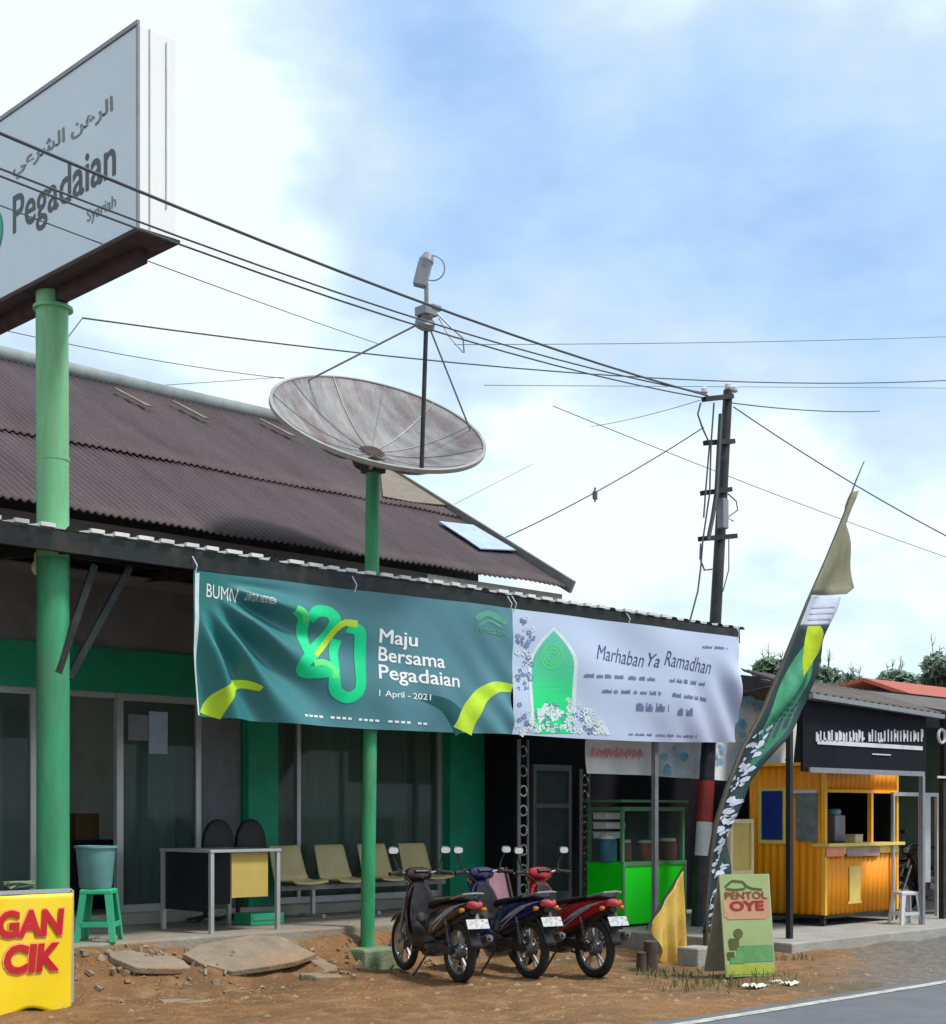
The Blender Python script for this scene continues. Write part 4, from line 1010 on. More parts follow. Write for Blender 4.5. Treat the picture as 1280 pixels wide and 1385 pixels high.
# ------------------------------------------------------------------ row seat
seatlab = ['leftmost cream shell of the terrace bench']
W = thing('row_seat', 'steel bench with four cream plastic shell seats on the office terrace', 'bench', (11, 13.1, .40))
xs0 = at(424, 1193, 12.85).x; dxs = ((at(570, 1193, 12.85).x-xs0)/3+.03)*1.13
for i in range(4):
    xc = xs0+i*dxs-.04
    prof_ = [(12.82, .775), (12.86, .80), (13.0, .79), (13.12, .785), (13.2, .81), (13.25, .88), (13.29, 1.0), (13.34, 1.15), (13.36, 1.19)]
    def sf(s, t_, xc=xc):
        j = t_*(len(prof_)-1); a = min(int(j), len(prof_)-2); f_ = j-a
        y = prof_[a][0]*(1-f_)+prof_[a+1][0]*f_; z = prof_[a][1]*(1-f_)+prof_[a+1][1]*f_
        wv = .235 if t_ < .5 else .235-.03*(t_-.5)*2; ed = (2*s-1)
        return (xc+ed*wv, y-.03*ed*ed*(1 if t_ > .5 else 0), z+.02*ed*ed*(1 if t_ < .5 else 0))
    part(W, 'seat', MB().sheet(sf, 10, 20), 'cream', smooth=True, solid=.012)
part(W, 'beam', MB().bar((xs0-.3, 13.05, .73), (xs0+3*dxs+.25, 13.05, .73), .05, .05), 'graymetal')
for xx in (xs0+.15, xs0+1.5*dxs, xs0+2.85*dxs):
    part(W, 'leg', MB().bar((xx, 13.05, .70), (xx, 13.05, .44), .04, .04).bar((xx, 12.85, .42), (xx, 13.28, .42), .04, .035), 'alu')

# ------------------------------------------------------------------ table and chairs on the terrace
c0 = at(286, 1263, 11.92); xT0, yT0 = c0.x, 11.92; xT1 = at(373, 1255, 11.95).x; yT1 = 12.75; zT = .40+.80
T = thing('table', 'steel framed desk with a yellow front board on the terrace edge', 'table', (xT0, yT0, .4))
fr = MB()
for x_, y_ in ((xT0, yT0), (xT1, yT0), (xT0, yT1), (xT1, yT1)):
    part(T, 'leg', MB().box(x_-.02, x_+.02, y_-.02, y_+.02, .401, zT-.03), 'alu')
part(T, 'tabletop', MB().box(xT0-.03, xT1+.03, yT0-.03, yT1+.03, zT-.028, zT), 'alu', bevel=.004)
a = at(312, 1158, yT0+.05); b = at(361, 1212, yT0+.05)
part(T, 'front_board', MB().box(a.x, b.x, yT0+.03, yT0+.05, b.z, zT-.03), 'ochre')
part(T, 'modesty_panel', MB().box(xT0+.05, xT1-.05, yT1-.1, yT1-.08, .62, zT-.03).box(xT0+.005, xT0+.02, yT0+.05, yT1-.03, .60, zT-.03), 'navyb')
def chair(u, lab):
    c = at(u, 1150, 13.0)
    t = thing('office_chair', lab, 'chair', (c.x, 13.0, .4), group='black round-backed chairs behind the desk')
    back = MB().loft([[(c.x+s_*.19*math.cos(k*PI/10)*f_, y_, 1.22+.27*math.sin(k*PI/10)*f_+.0) for k in range(20) for s_ in (1,)] for y_, f_ in ((12.93, .86), (12.95, 1), (13.0, 1), (13.02, .86))])
    part(t, 'backrest', back, 'black', smooth=True)
    part(t, 'seat', MB().box(c.x-.21, c.x+.21, 13.05, 13.42, .82, .88), 'black', bevel=.02)
    part(t, 'stem', MB().tube([(c.x, 13.2, .46), (c.x, 13.2, .82)], .025, 8), 'dark_steel', smooth=True)
    bs = MB()
    for k in range(5): bs.bar((c.x, 13.2, .47), (c.x+.2*math.cos(k*1.257), 13.2+.17*math.sin(k*1.257), .43), .03, .03)
    part(t, 'base', bs, 'dark_steel')
    part(t, 'back_bracket', MB().bar((c.x, 13.1, .83), (c.x, 13.0, 1.15), .05, .015), 'dark_steel')
chair(293, 'left black round-backed chair behind the desk, before the grey wall')
chair(337, 'right black round-backed chair behind the desk, before the green column')
a = at(328, 1238, 12.6); solo('green_crate', MB().box(a.x, a.x+.42, 12.45, 12.75, .403, .52).box(a.x+.02, a.x+.40, 12.44, 12.449, .45, .50), 'mint', 'low mint green crate on the terrace under the desk', 'crate', bevel=.01)

# plastic stools
def stool(lab, x, y, z, m, s=1.0, rot=0):
    t = thing('plastic_stool', lab, 'stool', (x, y, z), rot)
    h = .47*s; w1, w2 = .13*s, .185*s
    part(t, 'seat', MB().loft([[(sx*k, sy*k, zz) for sx, sy in ((-1, -1), (1, -1), (1, 1), (-1, 1))] for k, zz in ((w1+.012, h-.045), (w1+.012, h-.008), (w1-.005, h))]), m, local=True, bevel=.006)
    for sx in (-1, 1):
        for sy in (-1, 1):
            part(t, 'leg', MB().loft([[(sx*(w-a), sy*(w), zz), (sx*w, sy*w, zz), (sx*w, sy*(w-a), zz), (sx*(w-.012), sy*(w-a), zz), (sx*(w-.012), sy*(w-.012), zz), (sx*(w-a), sy*(w-.012), zz)] for w, zz, a in ((w2, 0, .05*s), (w1+.01, h-.045, .06*s))]), m, local=True)
    wr = w2-(w2-w1)*.33
    rg = MB()
    for sgn_ in (-1, 1):
        rg.box(-wr+.04, wr-.04, sgn_*wr-.006, sgn_*wr+.006, h*.28, h*.38); rg.box(sgn_*wr-.006, sgn_*wr+.006, -wr+.04, wr-.04, h*.28, h*.38)
    part(t, 'rung', rg, m, local=True, bevel=.003)
    return t
sp_ = at(134, 1268, 11.95)
stool('green plastic stool under the teal bucket by the sign post', sp_.x, 11.95, .402, 'mint', 1.0, -.75)
stool('small pale grey stool beside the orange booth', 17.45, 9.85, .12, 'polewhite', .9, -.5)
bk = thing('bucket', 'teal plastic bucket standing on the green stool', 'bucket', (sp_.x-.02, 11.97, .873))
part(bk, 'shell', MB().loft([[(r_*math.cos(k*PI/14), r_*math.sin(k*PI/14), z_) for k in range(28)] for r_, z_ in ((.135, .002), (.145, .02), (.175, .36), (.19, .365), (.19, .385), (.178, .385), (.165, .36), (.13, .02))]), 'bucket', local=True, smooth=True)
part(bk, 'handle', MB().tube([(.185*math.cos(a_*PI/12), .06*math.sin(a_*PI/12)-.02, .37-.02*math.sin(a_*PI/12)) for a_ in range(13)], .004, 5), 'graymetal', local=True, smooth=True)

# ------------------------------------------------------------------ yellow sign at lower left
YS = 10.75
a = at(96, 1204, YS); b = at(88, 1362, YS)
A_ = thing('yellow_sign', 'yellow vinyl street sign with red lettering on a metal frame at the lower left', 'sign', (5.9, YS, 0))
x0, x1 = 4.55, a.x
def ysf(s, t_):
    x = x0+(x1-x0)*s-.03*t_*s; z = a.z-.02-(a.z-b.z-.0)*t_; 
    if t_ > .85: z += (t_-.85)/.15*.05*math.cos((x-at(35, 1300, YS).x)/(.33)*PI)
    return (x, YS-.02+.012*math.sin(x*6+t_*4)-.05*t_, z)
part(A_, 'vinyl', MB().sheet(ysf, 60, 24), 'yellow', smooth=True, solid=.003)
fm = MB().bar((x0, YS, a.z), (x1, YS, a.z), .03, .03)
for xx in (x0, x1+.005):
    fm.bar((xx, YS, a.z), (xx, YS-.0, -.01), .03, .03); fm.bar((xx, YS, a.z), (xx+.02, YS+.42, -.01), .03, .03)
fm.bar((x0, YS, .28), (x1, YS, .28), .025, .025)
part(A_, 'frame', fm, 'alu')
def SF(u0, v0, u1, v1): 
    f_ = pixrect(u0, v0, u1, v1, YS-.03)
    def g_(x, y):
        p = Vector(f_(x, y)); t_ = (a.z-.02-p.z)/(a.z-b.z); return (p.x, YS-.02+.012*math.sin(p.x*6+t_*4)-.05*t_+DY[0], p.z)
    return g_
DY = [-.014]
def rows(mb, grow=0):
    put(mb, 'GAN', SF(-4-grow, 1230-grow, 85+grow, 1267+grow), bold=.045 if not grow else .06, shear=.12)
    put(mb, 'CIK', SF(3-grow, 1276-grow, 78+grow, 1315+grow), bold=.045 if not grow else .06, shear=.12)
DY[0] = -.010; t = MB(); rows(t, 2); part(A_, 'print', t, 'redhalo')
DY[0] = -.018; t = MB(); rows(t, 0); part(A_, 'lettering', t, 'redl')
cr_ = MB(); rr = random.Random(8); q = at(22, 1200, YS+.12)
part(A_, 'cord_bundle', MB().tube([(q.x+.12*math.cos(i*.9)+rr.uniform(-.03, .03), q.y-.08+.03*math.sin(i*1.7), a.z+.03+.05*abs(math.sin(i*.63))) for i in range(40)], .008, 5), 'mossy', smooth=True)

# ------------------------------------------------------------------ OYE A-board
ang = -math.radians(28); ox, oy = 11.72, 8.32
O = thing('a_board', 'pale green folding street sign with red lettering beside the leaning flag', 'sign', (ox, oy, 0), ang)
hw, H = .255, .97
oz = gz(ox, oy)
def of(x, y): return (-hw+2*hw*x+.0, -.17+.15*y, .02+(H-.02)*y)
L_ = lambda f_, d=0: (lambda x, y: tuple(Vector(f_(x, y))+Vector((0, -d, 0))))
fm_ = M('faded_green_print', (.30, .38, .17), .6, var=.12, scale=4, dirt=(.40, .36, .2), dscale=3)
part(O, 'front_panel', MB().quadbox([of(0, 0), of(1, 0), Vector(of(1, 0))+Vector((0, .02, 0)), Vector(of(0, 0))+Vector((0, .02, 0)), of(0, 1), of(1, 1), Vector(of(1, 1))+Vector((0, .02, 0)), Vector(of(0, 1))+Vector((0, .02, 0))]), fm_, local=True)
def bk_(x, y): return (-hw+2*hw*x+.02, .34-.33*y, .02+(H-.02)*y)
part(O, 'rear_panel', MB().quadbox([bk_(0, 0), bk_(1, 0), Vector(bk_(1, 0))+Vector((0, .02, 0)), Vector(bk_(0, 0))+Vector((0, .02, 0)), bk_(0, 1), bk_(1, 1), Vector(bk_(1, 1))+Vector((0, .02, 0)), Vector(bk_(0, 1))+Vector((0, .02, 0))]), M('pale_board', (.36, .36, .27), .7, var=.15), local=True)
part(O, 'side_flap', MB().slab([Vector(of(1, .12))+Vector((.004, .02, 0)), Vector(bk_(1, .12)), Vector(bk_(1, 1)), Vector(of(1, 1))+Vector((.004, .02, 0))], (.008, 0, 0)), M('pale_flap', (.38, .38, .29), .7, var=.12), local=True)
def reg(x0, y0, x1, y1, d): return lambda x, y: tuple(Vector(of(x0+(x1-x0)*x, y0+(y1-y0)*y))+Vector((0, -d, 0)))
def patch(mb, x0, y0, x1, y1, d, tri=None):
    f_ = reg(x0, y0, x1, y1, d); mb.poly([f_(0, 0), f_(1, 0), f_(1, 1), f_(0, 1)])
t = MB(); patch(t, .04, .58, .96, .77, .004); patch(t, .1, .56, .9, .6, .005); part(O, 'print', t, M('salmon_print', (.50, .26, .15), .6, var=.15), local=True)
t = MB(); patch(t, .25, .14, .98, .30, .004); patch(t, .1, .13, .4, .2, .005); part(O, 'print', t, M('leaf_print', (.10, .28, .10), .6, var=.2, scale=12), local=True)
t = MB(); patch(t, .02, .02, .98, .12, .004); part(O, 'print', t, M('olive_lime_print', (.33, .38, .05), .6, var=.15), local=True)
t = MB(); put(t, 'PENTOL', reg(.08, .755, .94, .83, .007), bold=.02); put(t, 'OYE', reg(.16, .64, .86, .74, .008), bold=.045); part(O, 'lettering', t, M('dark_red_print', (.28, .02, .015), .6), local=True)
t = MB(); 
for pts in (((.1, .88), (.25, .94), (.45, .93), (.55, .88)), ((.5, .89), (.65, .86), (.85, .85)), ((.12, .86), (.3, .85), (.5, .86))):
    for p0, p1 in zip(pts, pts[1:]): t.bar(reg(0, 0, 1, 1, .006)(*p0), reg(0, 0, 1, 1, .006)(*p1), .004, .018)
t.lathe([(.05, 0), (.045, .004)], reg(0, 0, 1, 1, .004)(.3, .42), (0, -1, .1), 10); t.obox(reg(0, 0, 1, 1, .004)(.2, .3), .10, .006, .14); t.obox(reg(0, 0, 1, 1, .004)(.12, .2), .07, .006, .08)
part(O, 'print', t, M('dark_olive_print', (.10, .12, .03), .6), local=True)
O.location.z = oz

# folded yellow cloth on a slanted stick
t = thing('folded_yellow_banner', 'crumpled yellow cloth hanging from a slanted dark stick left of the banded pole', 'banner', at(905, 1305, 9.6))
part(t, 'stick', MB().tube([at(876, 1255, 9.6), at(928, 1168, 9.6)], .014, 6), 'black', smooth=True)
def yc(s, t_):
    l = (882+38*(1-t_)-4*0, 1250-70*(1-t_)); 
    top = Vector((882+42*s, 1250-72*s)); bot = Vector((897+28*s, 1308-4*s)) if s > .35 else Vector((885+34*s, 1262+ 120*s))
    p2 = top.lerp(bot, t_); p = at(p2.x, p2.y, 9.58); p.y += .05*math.sin(s*16+t_*2)*(.2+t_*.8); return p
part(t, 'cloth', MB().sheet(yc, 30, 24), 'ycloth', smooth=True, solid=.004)
# stumps
for (u, v, hh, rr_, lab) in ((880, 1312, .30, .07, 'short brown stump behind the red motorcycle, left of the yellow cloth'), (868, 1300, .2, .05, 'dark low stump close to the red motorcycle')):
    c = at(u, v, 9.2); solo('stump', MB().tube([(c.x, 9.2, -.03), (c.x+.01, 9.21, hh*.5), (c.x, 9.2, hh)], [rr_*1.1, rr_, rr_*.9], 10), 'bark', lab, 'stump', smooth=True)

# ------------------------------------------------------------------ green food cart
YK = 12.0
x0, x1 = at(843, 1200, YK).x, at(927, 1200, YK).x
zk0, zk1, zk2 = .15, .93, 1.58
K = thing('food_cart', 'vivid green food cart with a glass cabinet on top', 'food cart', (x0, YK, .12))
part(K, 'body', MB().box(x0, x1, YK, YK+.6, zk0, zk1), 'neon', bevel=.008)
f = MB()
for xx in (x0+.02, x1-.02):
    f.box(xx-.02, xx+.02, YK+.01, YK+.05, zk1, zk2); f.box(xx-.02, xx+.02, YK+.55, YK+.59, zk1, zk2)
f.box(x0, x1, YK, YK+.06, zk2, zk2+.05); f.box(x0, x1, YK+.54, YK+.6, zk2, zk2+.05); f.box(x0, x0+.05, YK+.06, YK+.54, zk2, zk2+.05); f.box(x1-.05, x1, YK+.06, YK+.54, zk2, zk2+.05)
f.box(x0-.05, x1+.05, YK-.02, YK+.62, zk2+.11, zk2+.14)
part(K, 'cabinet_frame', f, 'cartframe')
part(K, 'pane', MB().box(x0+.05, x1-.05, YK+.02, YK+.026, zk1+.01, zk2), glassmat('cart_glass', (.92, .95, .93), .92))
part(K, 'edge_trim', MB().box(x0-.01, x1+.01, YK-.015, YK-.002, zk1-.04, zk1+.01).box(x0-.012, x0+.03, YK-.014, YK-.003, zk0, zk1-.042).box(x1-.03, x1+.01, YK-.014, YK-.003, zk0, zk1-.042), 'cartframe')
for xx in (x0+.1, x1-.1):
    for yy in (YK+.08, YK+.52): part(K, 'leg', MB().box(xx-.02, xx+.02, yy-.02, yy+.02, .121, zk0), 'dark_steel')
def jar(u, w_, z0, h, m, lab, cat='jar', y=YK+.3, name='jar'):
    c = at(u, 1150, y); r_ = w_/2
    t = thing(name, lab, cat, (c.x, y, z0), group='jars and tubs in the green cart')
    part(t, 'body', MB().lathe([(r_*.9, 0), (r_, .02), (r_, h*.75), (r_*.85, h*.85)], (c.x, y, z0), n=16), m, smooth=True)
    part(t, 'lid', MB().lathe([(r_*.92, h*.86), (r_*.92, h*.97), (r_*.8, h)], (c.x, y, z0), n=16), 'polewhite', smooth=True)
jar(822, .24, zk1+.002, .34, M('blue_tub', (.03, .15, .22), .4), 'blue tub with a pale lid at the left in the green cart', 'tub', name='tub')
jar(846, .16, zk1+.002, .28, M('red_jar', (.28, .05, .05), .4), 'tall red jar just right of the blue tub in the cart')
jar(872, .20, zk1+.002, .27, 'p_red', 'wide red jar in the middle of the cart, left of the thin post')
jar(903, .24, zk1+.002, .29, M('maroon_jar', (.14, .03, .04), .4), 'dark red jar at the right in the green cart')
for i, (v0, lb) in enumerate(((1126, 'lowest'), (1113, 'middle'), (1100, 'topmost'))):
    a = at(812, v0+8, YK+.4); b = at(836, v0, YK+.4)
    solo('food_tray', MB().box(a.x, b.x+(.03 if i == 1 else 0), YK+.3, YK+.52, a.z, b.z).box(a.x-.01, b.x+.01, YK+.29, YK+.53, b.z+.001, b.z+.012), 'polewhite', lb+' of three pale trays stacked on rails in the cart cabinet', 'tray', 'trays in the cart cabinet', bevel=.005)

# ------------------------------------------------------------------ black stall canopy and orange booth
YT = 9.6
X_ = lambda u, Y=YT: at(u, 1100, Y).x
ST = thing('stall_canopy', 'black framed stall roof with a black sign board above the orange booth', 'stall', (16.5, YT, .12))
xl_, xr_ = X_(1083), X_(1262); xq_ = xl_+.28
rs = MB(); n_ = 60
rs.sheet(lambda s, t_: (xl_+.28*t_+(xr_-xl_-.28*t_)*s, YT-.12+1.15*t_, 2.93+.36*t_-.10*s+.014*math.cos(s*2*PI*18)), 180, 2)
rs.sheet(lambda s, t_: (xl_+1.7+(xr_-xl_-1.7)*s, YT+1.03+2.6*t_, 3.27-.30*t_-.10*s), 4, 2)
part(ST, 'roof', rs, 'brownroof', smooth=True, solid=.01)
part(ST, 'gutter', MB().bar((xl_, YT-.14, 2.89), (xr_, YT-.14, 2.79), .06, .055), 'graymetal')
part(ST, 'sign_board', MB().quadbox([(xl_, YT-.03, 2.03), (X_(1250), YT-.03, 2.03), (X_(1250), YT, 2.03), (xl_, YT, 2.03), (xl_, YT-.03, 2.86), (X_(1250), YT-.03, 2.78), (X_(1250), YT, 2.78), (xl_, YT, 2.86)]), 'charcoal')
part(ST, 'trim', MB().bar((xl_+.1, YT-.05, 2.05), (X_(1245), YT-.05, 2.05), .03, .06), 'graymetal')
part(ST, 'post', MB().box(X_(1071)-.03, X_(1071)+.03, YT+.0, YT+.06, -.15, 2.85), 'black')
part(ST, 'post', MB().box(X_(1252)-.03, X_(1252)+.03, YT+.02, YT+.08, .1, 2.78), 'graymetal')
mk = MB()
def wbar(u0, v0, u1, v1):
    a = at(u0, v0, YT-.04); b = at(u1, v1, YT-.04); mk.box(a.x, b.x, YT-.042, YT-.032, b.z, a.z)
sr = random.Random(6)
for (u0, u1) in ((1104, 1117), (1120, 1170), (1175, 1188), (1191, 1246)):
    u = u0
    while u < u1:
        w_ = sr.uniform(3, 5); tp = 986+sr.uniform(0, 5); wbar(u, tp, u+w_*.42, 1003)
        if sr.random() < .7: wbar(u+w_*.43, tp+sr.uniform(0, 10), u+w_*.85, tp+sr.uniform(11, 14))
        u += w_+.7
for r4 in ((1106, 1006.5, 1248, 1009.5), (1180, 1019, 1205, 1022)): wbar(*r4)
part(ST, 'lettering', mk, 'polewhite', label='worn white marks and underline on the black board')
BZ = 2.16; bx0, bx1, by0, by1 = 16.32, 18.12, 10.35, 11.48
K2 = thing('orange_booth', 'orange corrugated snack booth with a serving window on the concrete apron', 'booth', (bx0, by0, .12))
def corr(xa, xb, ya, yb, za, zb, axis_='x', P=.11, A=.010):
    mb = MB(); L2 = (xb-xa) if axis_ == 'x' else (yb-ya); n = int(L2/P*6)
    if axis_ == 'x': return mb.sheet(lambda s, t_: (xa+L2*s, ya+A*math.cos(L2*s/P*2*PI), za+(zb-za)*t_), n, 1)
    return mb.sheet(lambda s, t_: (xa+A*math.cos(L2*s/P*2*PI), ya+L2*s, za+(zb-za)*t_), n, 1)
zc1 = at(1150, 1140, by0).z; zw1 = at(1150, 1068, by0).z
part(K2, 'front_wall', corr(bx0+.05, bx1-.05, by0, by0, .26, zc1-.1), 'orange', solid=.01, smooth=True)
part(K2, 'front_wall', corr(bx0+.05, bx1-.05, by0, by0, zw1, BZ), 'orange', solid=.01, smooth=True)
part(K2, 'side_wall', corr(bx0, bx0, by0+.05, by1, .26, BZ, 'y'), 'orange', solid=.01, smooth=True)
part(K2, 'side_wall', corr(bx1, bx1, by0+.05, by1, .26, BZ, 'y'), 'orange', solid=.01, smooth=True)
part(K2, 'rear_wall', MB().box(bx0, bx1, by1, by1+.03, .26, BZ).box(bx1-.08, bx1-.03, by0+.06, by1-.01, .27, BZ-.01), 'charcoal')
part(K2, 'floor', MB().box(bx0-.02, bx1+.02, by0-.02, by1+.02, .22, .26).box(bx0, bx0+.06, by0, by0+.06, .12, .22).box(bx1-.06, bx1, by0, by0+.06, .12, .22).box(bx0, bx0+.06, by1-.06, by1, .12, .22), 'dark_steel')
part(K2, 'roof', MB().box(bx0-.04, bx1+.04, by0-.04, by1+.06, BZ, BZ+.04), 'orange_d')
fr = MB()
for xx in (bx0, bx1-.05, at(1177, 1100, by0).x): fr.box(xx, xx+.05, by0-.02, by0+.04, .26 if xx != at(1177, 1100, by0).x else zc1, BZ if xx != at(1177, 1100, by0).x else zw1)
fr.box(bx0+.05, bx1-.05, by0-.025, by0+.04, zw1-.04, zw1-.0)
part(K2, 'frame', fr, 'orange_d')
part(K2, 'counter', MB().box(bx0-.03, bx1+.03, by0-.1, by0+.15, zc1-.04, zc1).box(bx0+.01, bx1-.01, by0-.03, by0-.014, zc1-.14, zc1-.042), 'yellowf')
a = at(1118, 1146, by0-.04); b = at(1142, 1158, by0-.04); 
part(K2, 'sticker', MB().box(a.x, b.x, by0-.045, by0-.032, b.z, a.z), M('salmon_sticker', (.72, .25, .16), .5))
a = at(1146, 1146, by0-.04); b = at(1190, 1157, by0-.04); part(K2, 'sticker', MB().box(a.x, b.x, by0-.045, by0-.032, b.z, a.z), M('mauve_sticker', (.33, .24, .22), .5))
a = at(1147, 1172, by0-.02); b = at(1165, 1218, by0-.02); part(K2, 'sticker', MB().box(a.x+.03, b.x-.03, by0-.03, by0-.018, b.z, a.z).box(a.x, b.x, by0-.029, by0-.019, b.z-.03, b.z), 'yellowf', label='pale upright sticker on the booth front')
# side window with blue board and glazed hatch
def sidepix(u, v): return atX(u, v, bx0-.02)
a = sidepix(1032, 1070); b = sidepix(1060, 1136)
wf = MB().box(bx0-.04, bx0-.015, b.y-.06, a.y+.06, b.z-.05, a.z+.04); wo = part(K2, 'side_window', wf, 'yellowf')
part(wo, 'pane', MB().box(bx0-.05, bx0-.041, b.y, a.y, b.z, a.z), 'blueb')
a = sidepix(1078, 1073); b = sidepix(1106, 1138)
part(K2, 'hatch', MB().box(bx0-.04, bx0-.015, b.y, a.y, b.z, a.z), M('greyed_glass', (.16, .19, .20), .15, var=.3, scale=7))
part(K2, 'hatch_rail', MB().box(bx0-.06, bx0-.015, b.y, a.y+.1, a.z+.0, a.z+.04), 'polewhite')
# items inside the window
c = at(1133, 1125, by0+.25)
ja = thing('water_dispenser', 'grey jug-like dispenser standing in the window of the orange booth', 'dispenser', (c.x, c.y, zc1))
part(ja, 'body', MB().box(c.x-.13, c.x+.12, by0+.2, by0+.42, zc1, zc1+.36), 'graymetal', bevel=.02); part(ja, 'tank', MB().lathe([(.09, .362), (.1, .38), (.1, .42), (.08, .44)], (c.x, by0+.31, zc1), n=16), 'bucket', smooth=True)
c = at(1157, 1132, by0-.0); solo('lunch_box', MB().box(c.x-.09, c.x+.09, by0-.06, by0+.1, zc1+.001, zc1+.09).box(c.x-.095, c.x+.095, by0-.065, by0+.105, zc1+.0905, zc1+.11), 'cream', 'pale yellow box on the counter of the orange booth', 'box', bevel=.008)
# framed board leaning by the booth
a = at(990, 1108, 10.4); b = at(1018, 1182, 10.4)
fo = thing('framed_board', 'yellow framed ochre board standing behind the leaning flag', 'board', (a.x, 10.4, .12))
xx0, xx1 = a.x-.05, b.x
part(fo, 'panel', MB().box(xx0+.05, xx1-.05, 10.4, 10.42, b.z+.05, a.z-.05), 'ochre')
part(fo, 'frame', MB().box(xx0, xx0+.05, 10.38, 10.43, -.1, a.z).box(xx1-.05, xx1, 10.38, 10.43, -.1, a.z).box(xx0+.05, xx1-.05, 10.38, 10.43, a.z-.05, a.z).box(xx0+.05, xx1-.05, 10.38, 10.43, b.z, b.z+.05), 'cream')
# grey frame right of booth
xa, xb = X_(1207, 10.3), X_(1268, 10.3); zt_ = at(1240, 1072, 10.3).z
gf = thing('metal_gate', 'light grey steel gate frame with a pale panel right of the orange booth', 'gate', (xa, 10.3, .12))
part(gf, 'frame', MB().box(xa, xa+.04, 10.28, 10.32, .12, zt_-.05).box(xb-.04, xb, 10.28, 10.32, .12, zt_-.05).box(xa, xb, 10.28, 10.32, zt_-.05, zt_), 'alu')
part(gf, 'panel', MB().box(X_(1243, 10.3), X_(1258, 10.3), 10.29, 10.31, .6, zt_-.05), 'alu')
# farther stall
FS = thing('far_stall', 'dark stall with pale sign marks cut by the right edge of the picture', 'stall', (20, 11, .12))
xf = 18.55
part(FS, 'wall', MB().box(18.7, 26, 12.6, 12.7, .12, 3.0), M('dark_green_wall', (.02, .05, .022), .8, var=.3))
part(FS, 'sign_board', MB().box(xf, 24, 9.9, 9.95, 2.0, 2.85), 'charcoal')
part(FS, 'roof', MB().quadbox([(xf-.1, 9.7, 2.86), (26, 9.7, 2.86), (26, 12.8, 3.5), (xf-.1, 12.8, 3.5), (xf-.1, 9.7, 2.9), (26, 9.7, 2.9), (26, 12.8, 3.54), (xf-.1, 12.8, 3.54)]), 'brownroof')
mk = MB(); a = at(1268, 985, 9.89); mk.torus((a.x+.12, 9.89, a.z-.1), (0, 1, 0), .09, .02, 18, 6); mk.box(a.x+.35, a.x+.9, 9.885, 9.895, a.z-.16, a.z-.1); mk.box(a.x+.0, a.x+.5, 9.885, 9.895, 2.02, 2.05)
part(FS, 'lettering', mk, 'polewhite')
for xx in (xf+.1, 23.5): part(FS, 'post', MB().box(xx, xx+.07, 9.96, 10.03, .12, 2.86), 'dark_steel')

# house with the red roof beyond
c = atD(1196, 935, 34)+Vector((4.5, 0, 0)); c = c+Vector((2.6, 0, 0)); HB = thing('red_roof_house', 'house with a red tiled roof showing beyond the stalls at the right edge', 'house', (c.x, c.y, 0))
hx, hy = c.x, c.y
z_e, z_r = atD(1262, 952, 34).z, atD(1262, 912, 37).z
part(HB, 'wall', MB().box(hx-4, hx+8, hy+.4, hy+6, 0, z_e), 'wall_pale')
part(HB, 'roof', MB().quadbox([(hx-4.5, hy-.4, z_e-.1), (hx+8.5, hy-.4, z_e-.1), (hx+8.5, hy+3, z_r), (hx-3, hy+3, z_r), (hx-4.5, hy-.4, z_e), (hx+8.5, hy-.4, z_e), (hx+8.5, hy+3, z_r+.1), (hx-3, hy+3, z_r+.1)]), 'redroof')
part(HB, 'roof', MB().quadbox([(hx-3, hy+3.01, z_r), (hx+8.5, hy+3.01, z_r), (hx+8.5, hy+6.5, z_e), (hx-4.5, hy+6.5, z_e), (hx-3, hy+3.01, z_r+.1), (hx+8.5, hy+3.01, z_r+.1), (hx+8.5, hy+6.5, z_e+.1), (hx-4.5, hy+6.5, z_e+.1)]), 'redroof')
w_ = MB(); w_.box(hx-1, hx+.6, hy+.36, hy+.398, 1, 2.4); part(HB, 'window', w_, 'glassd')

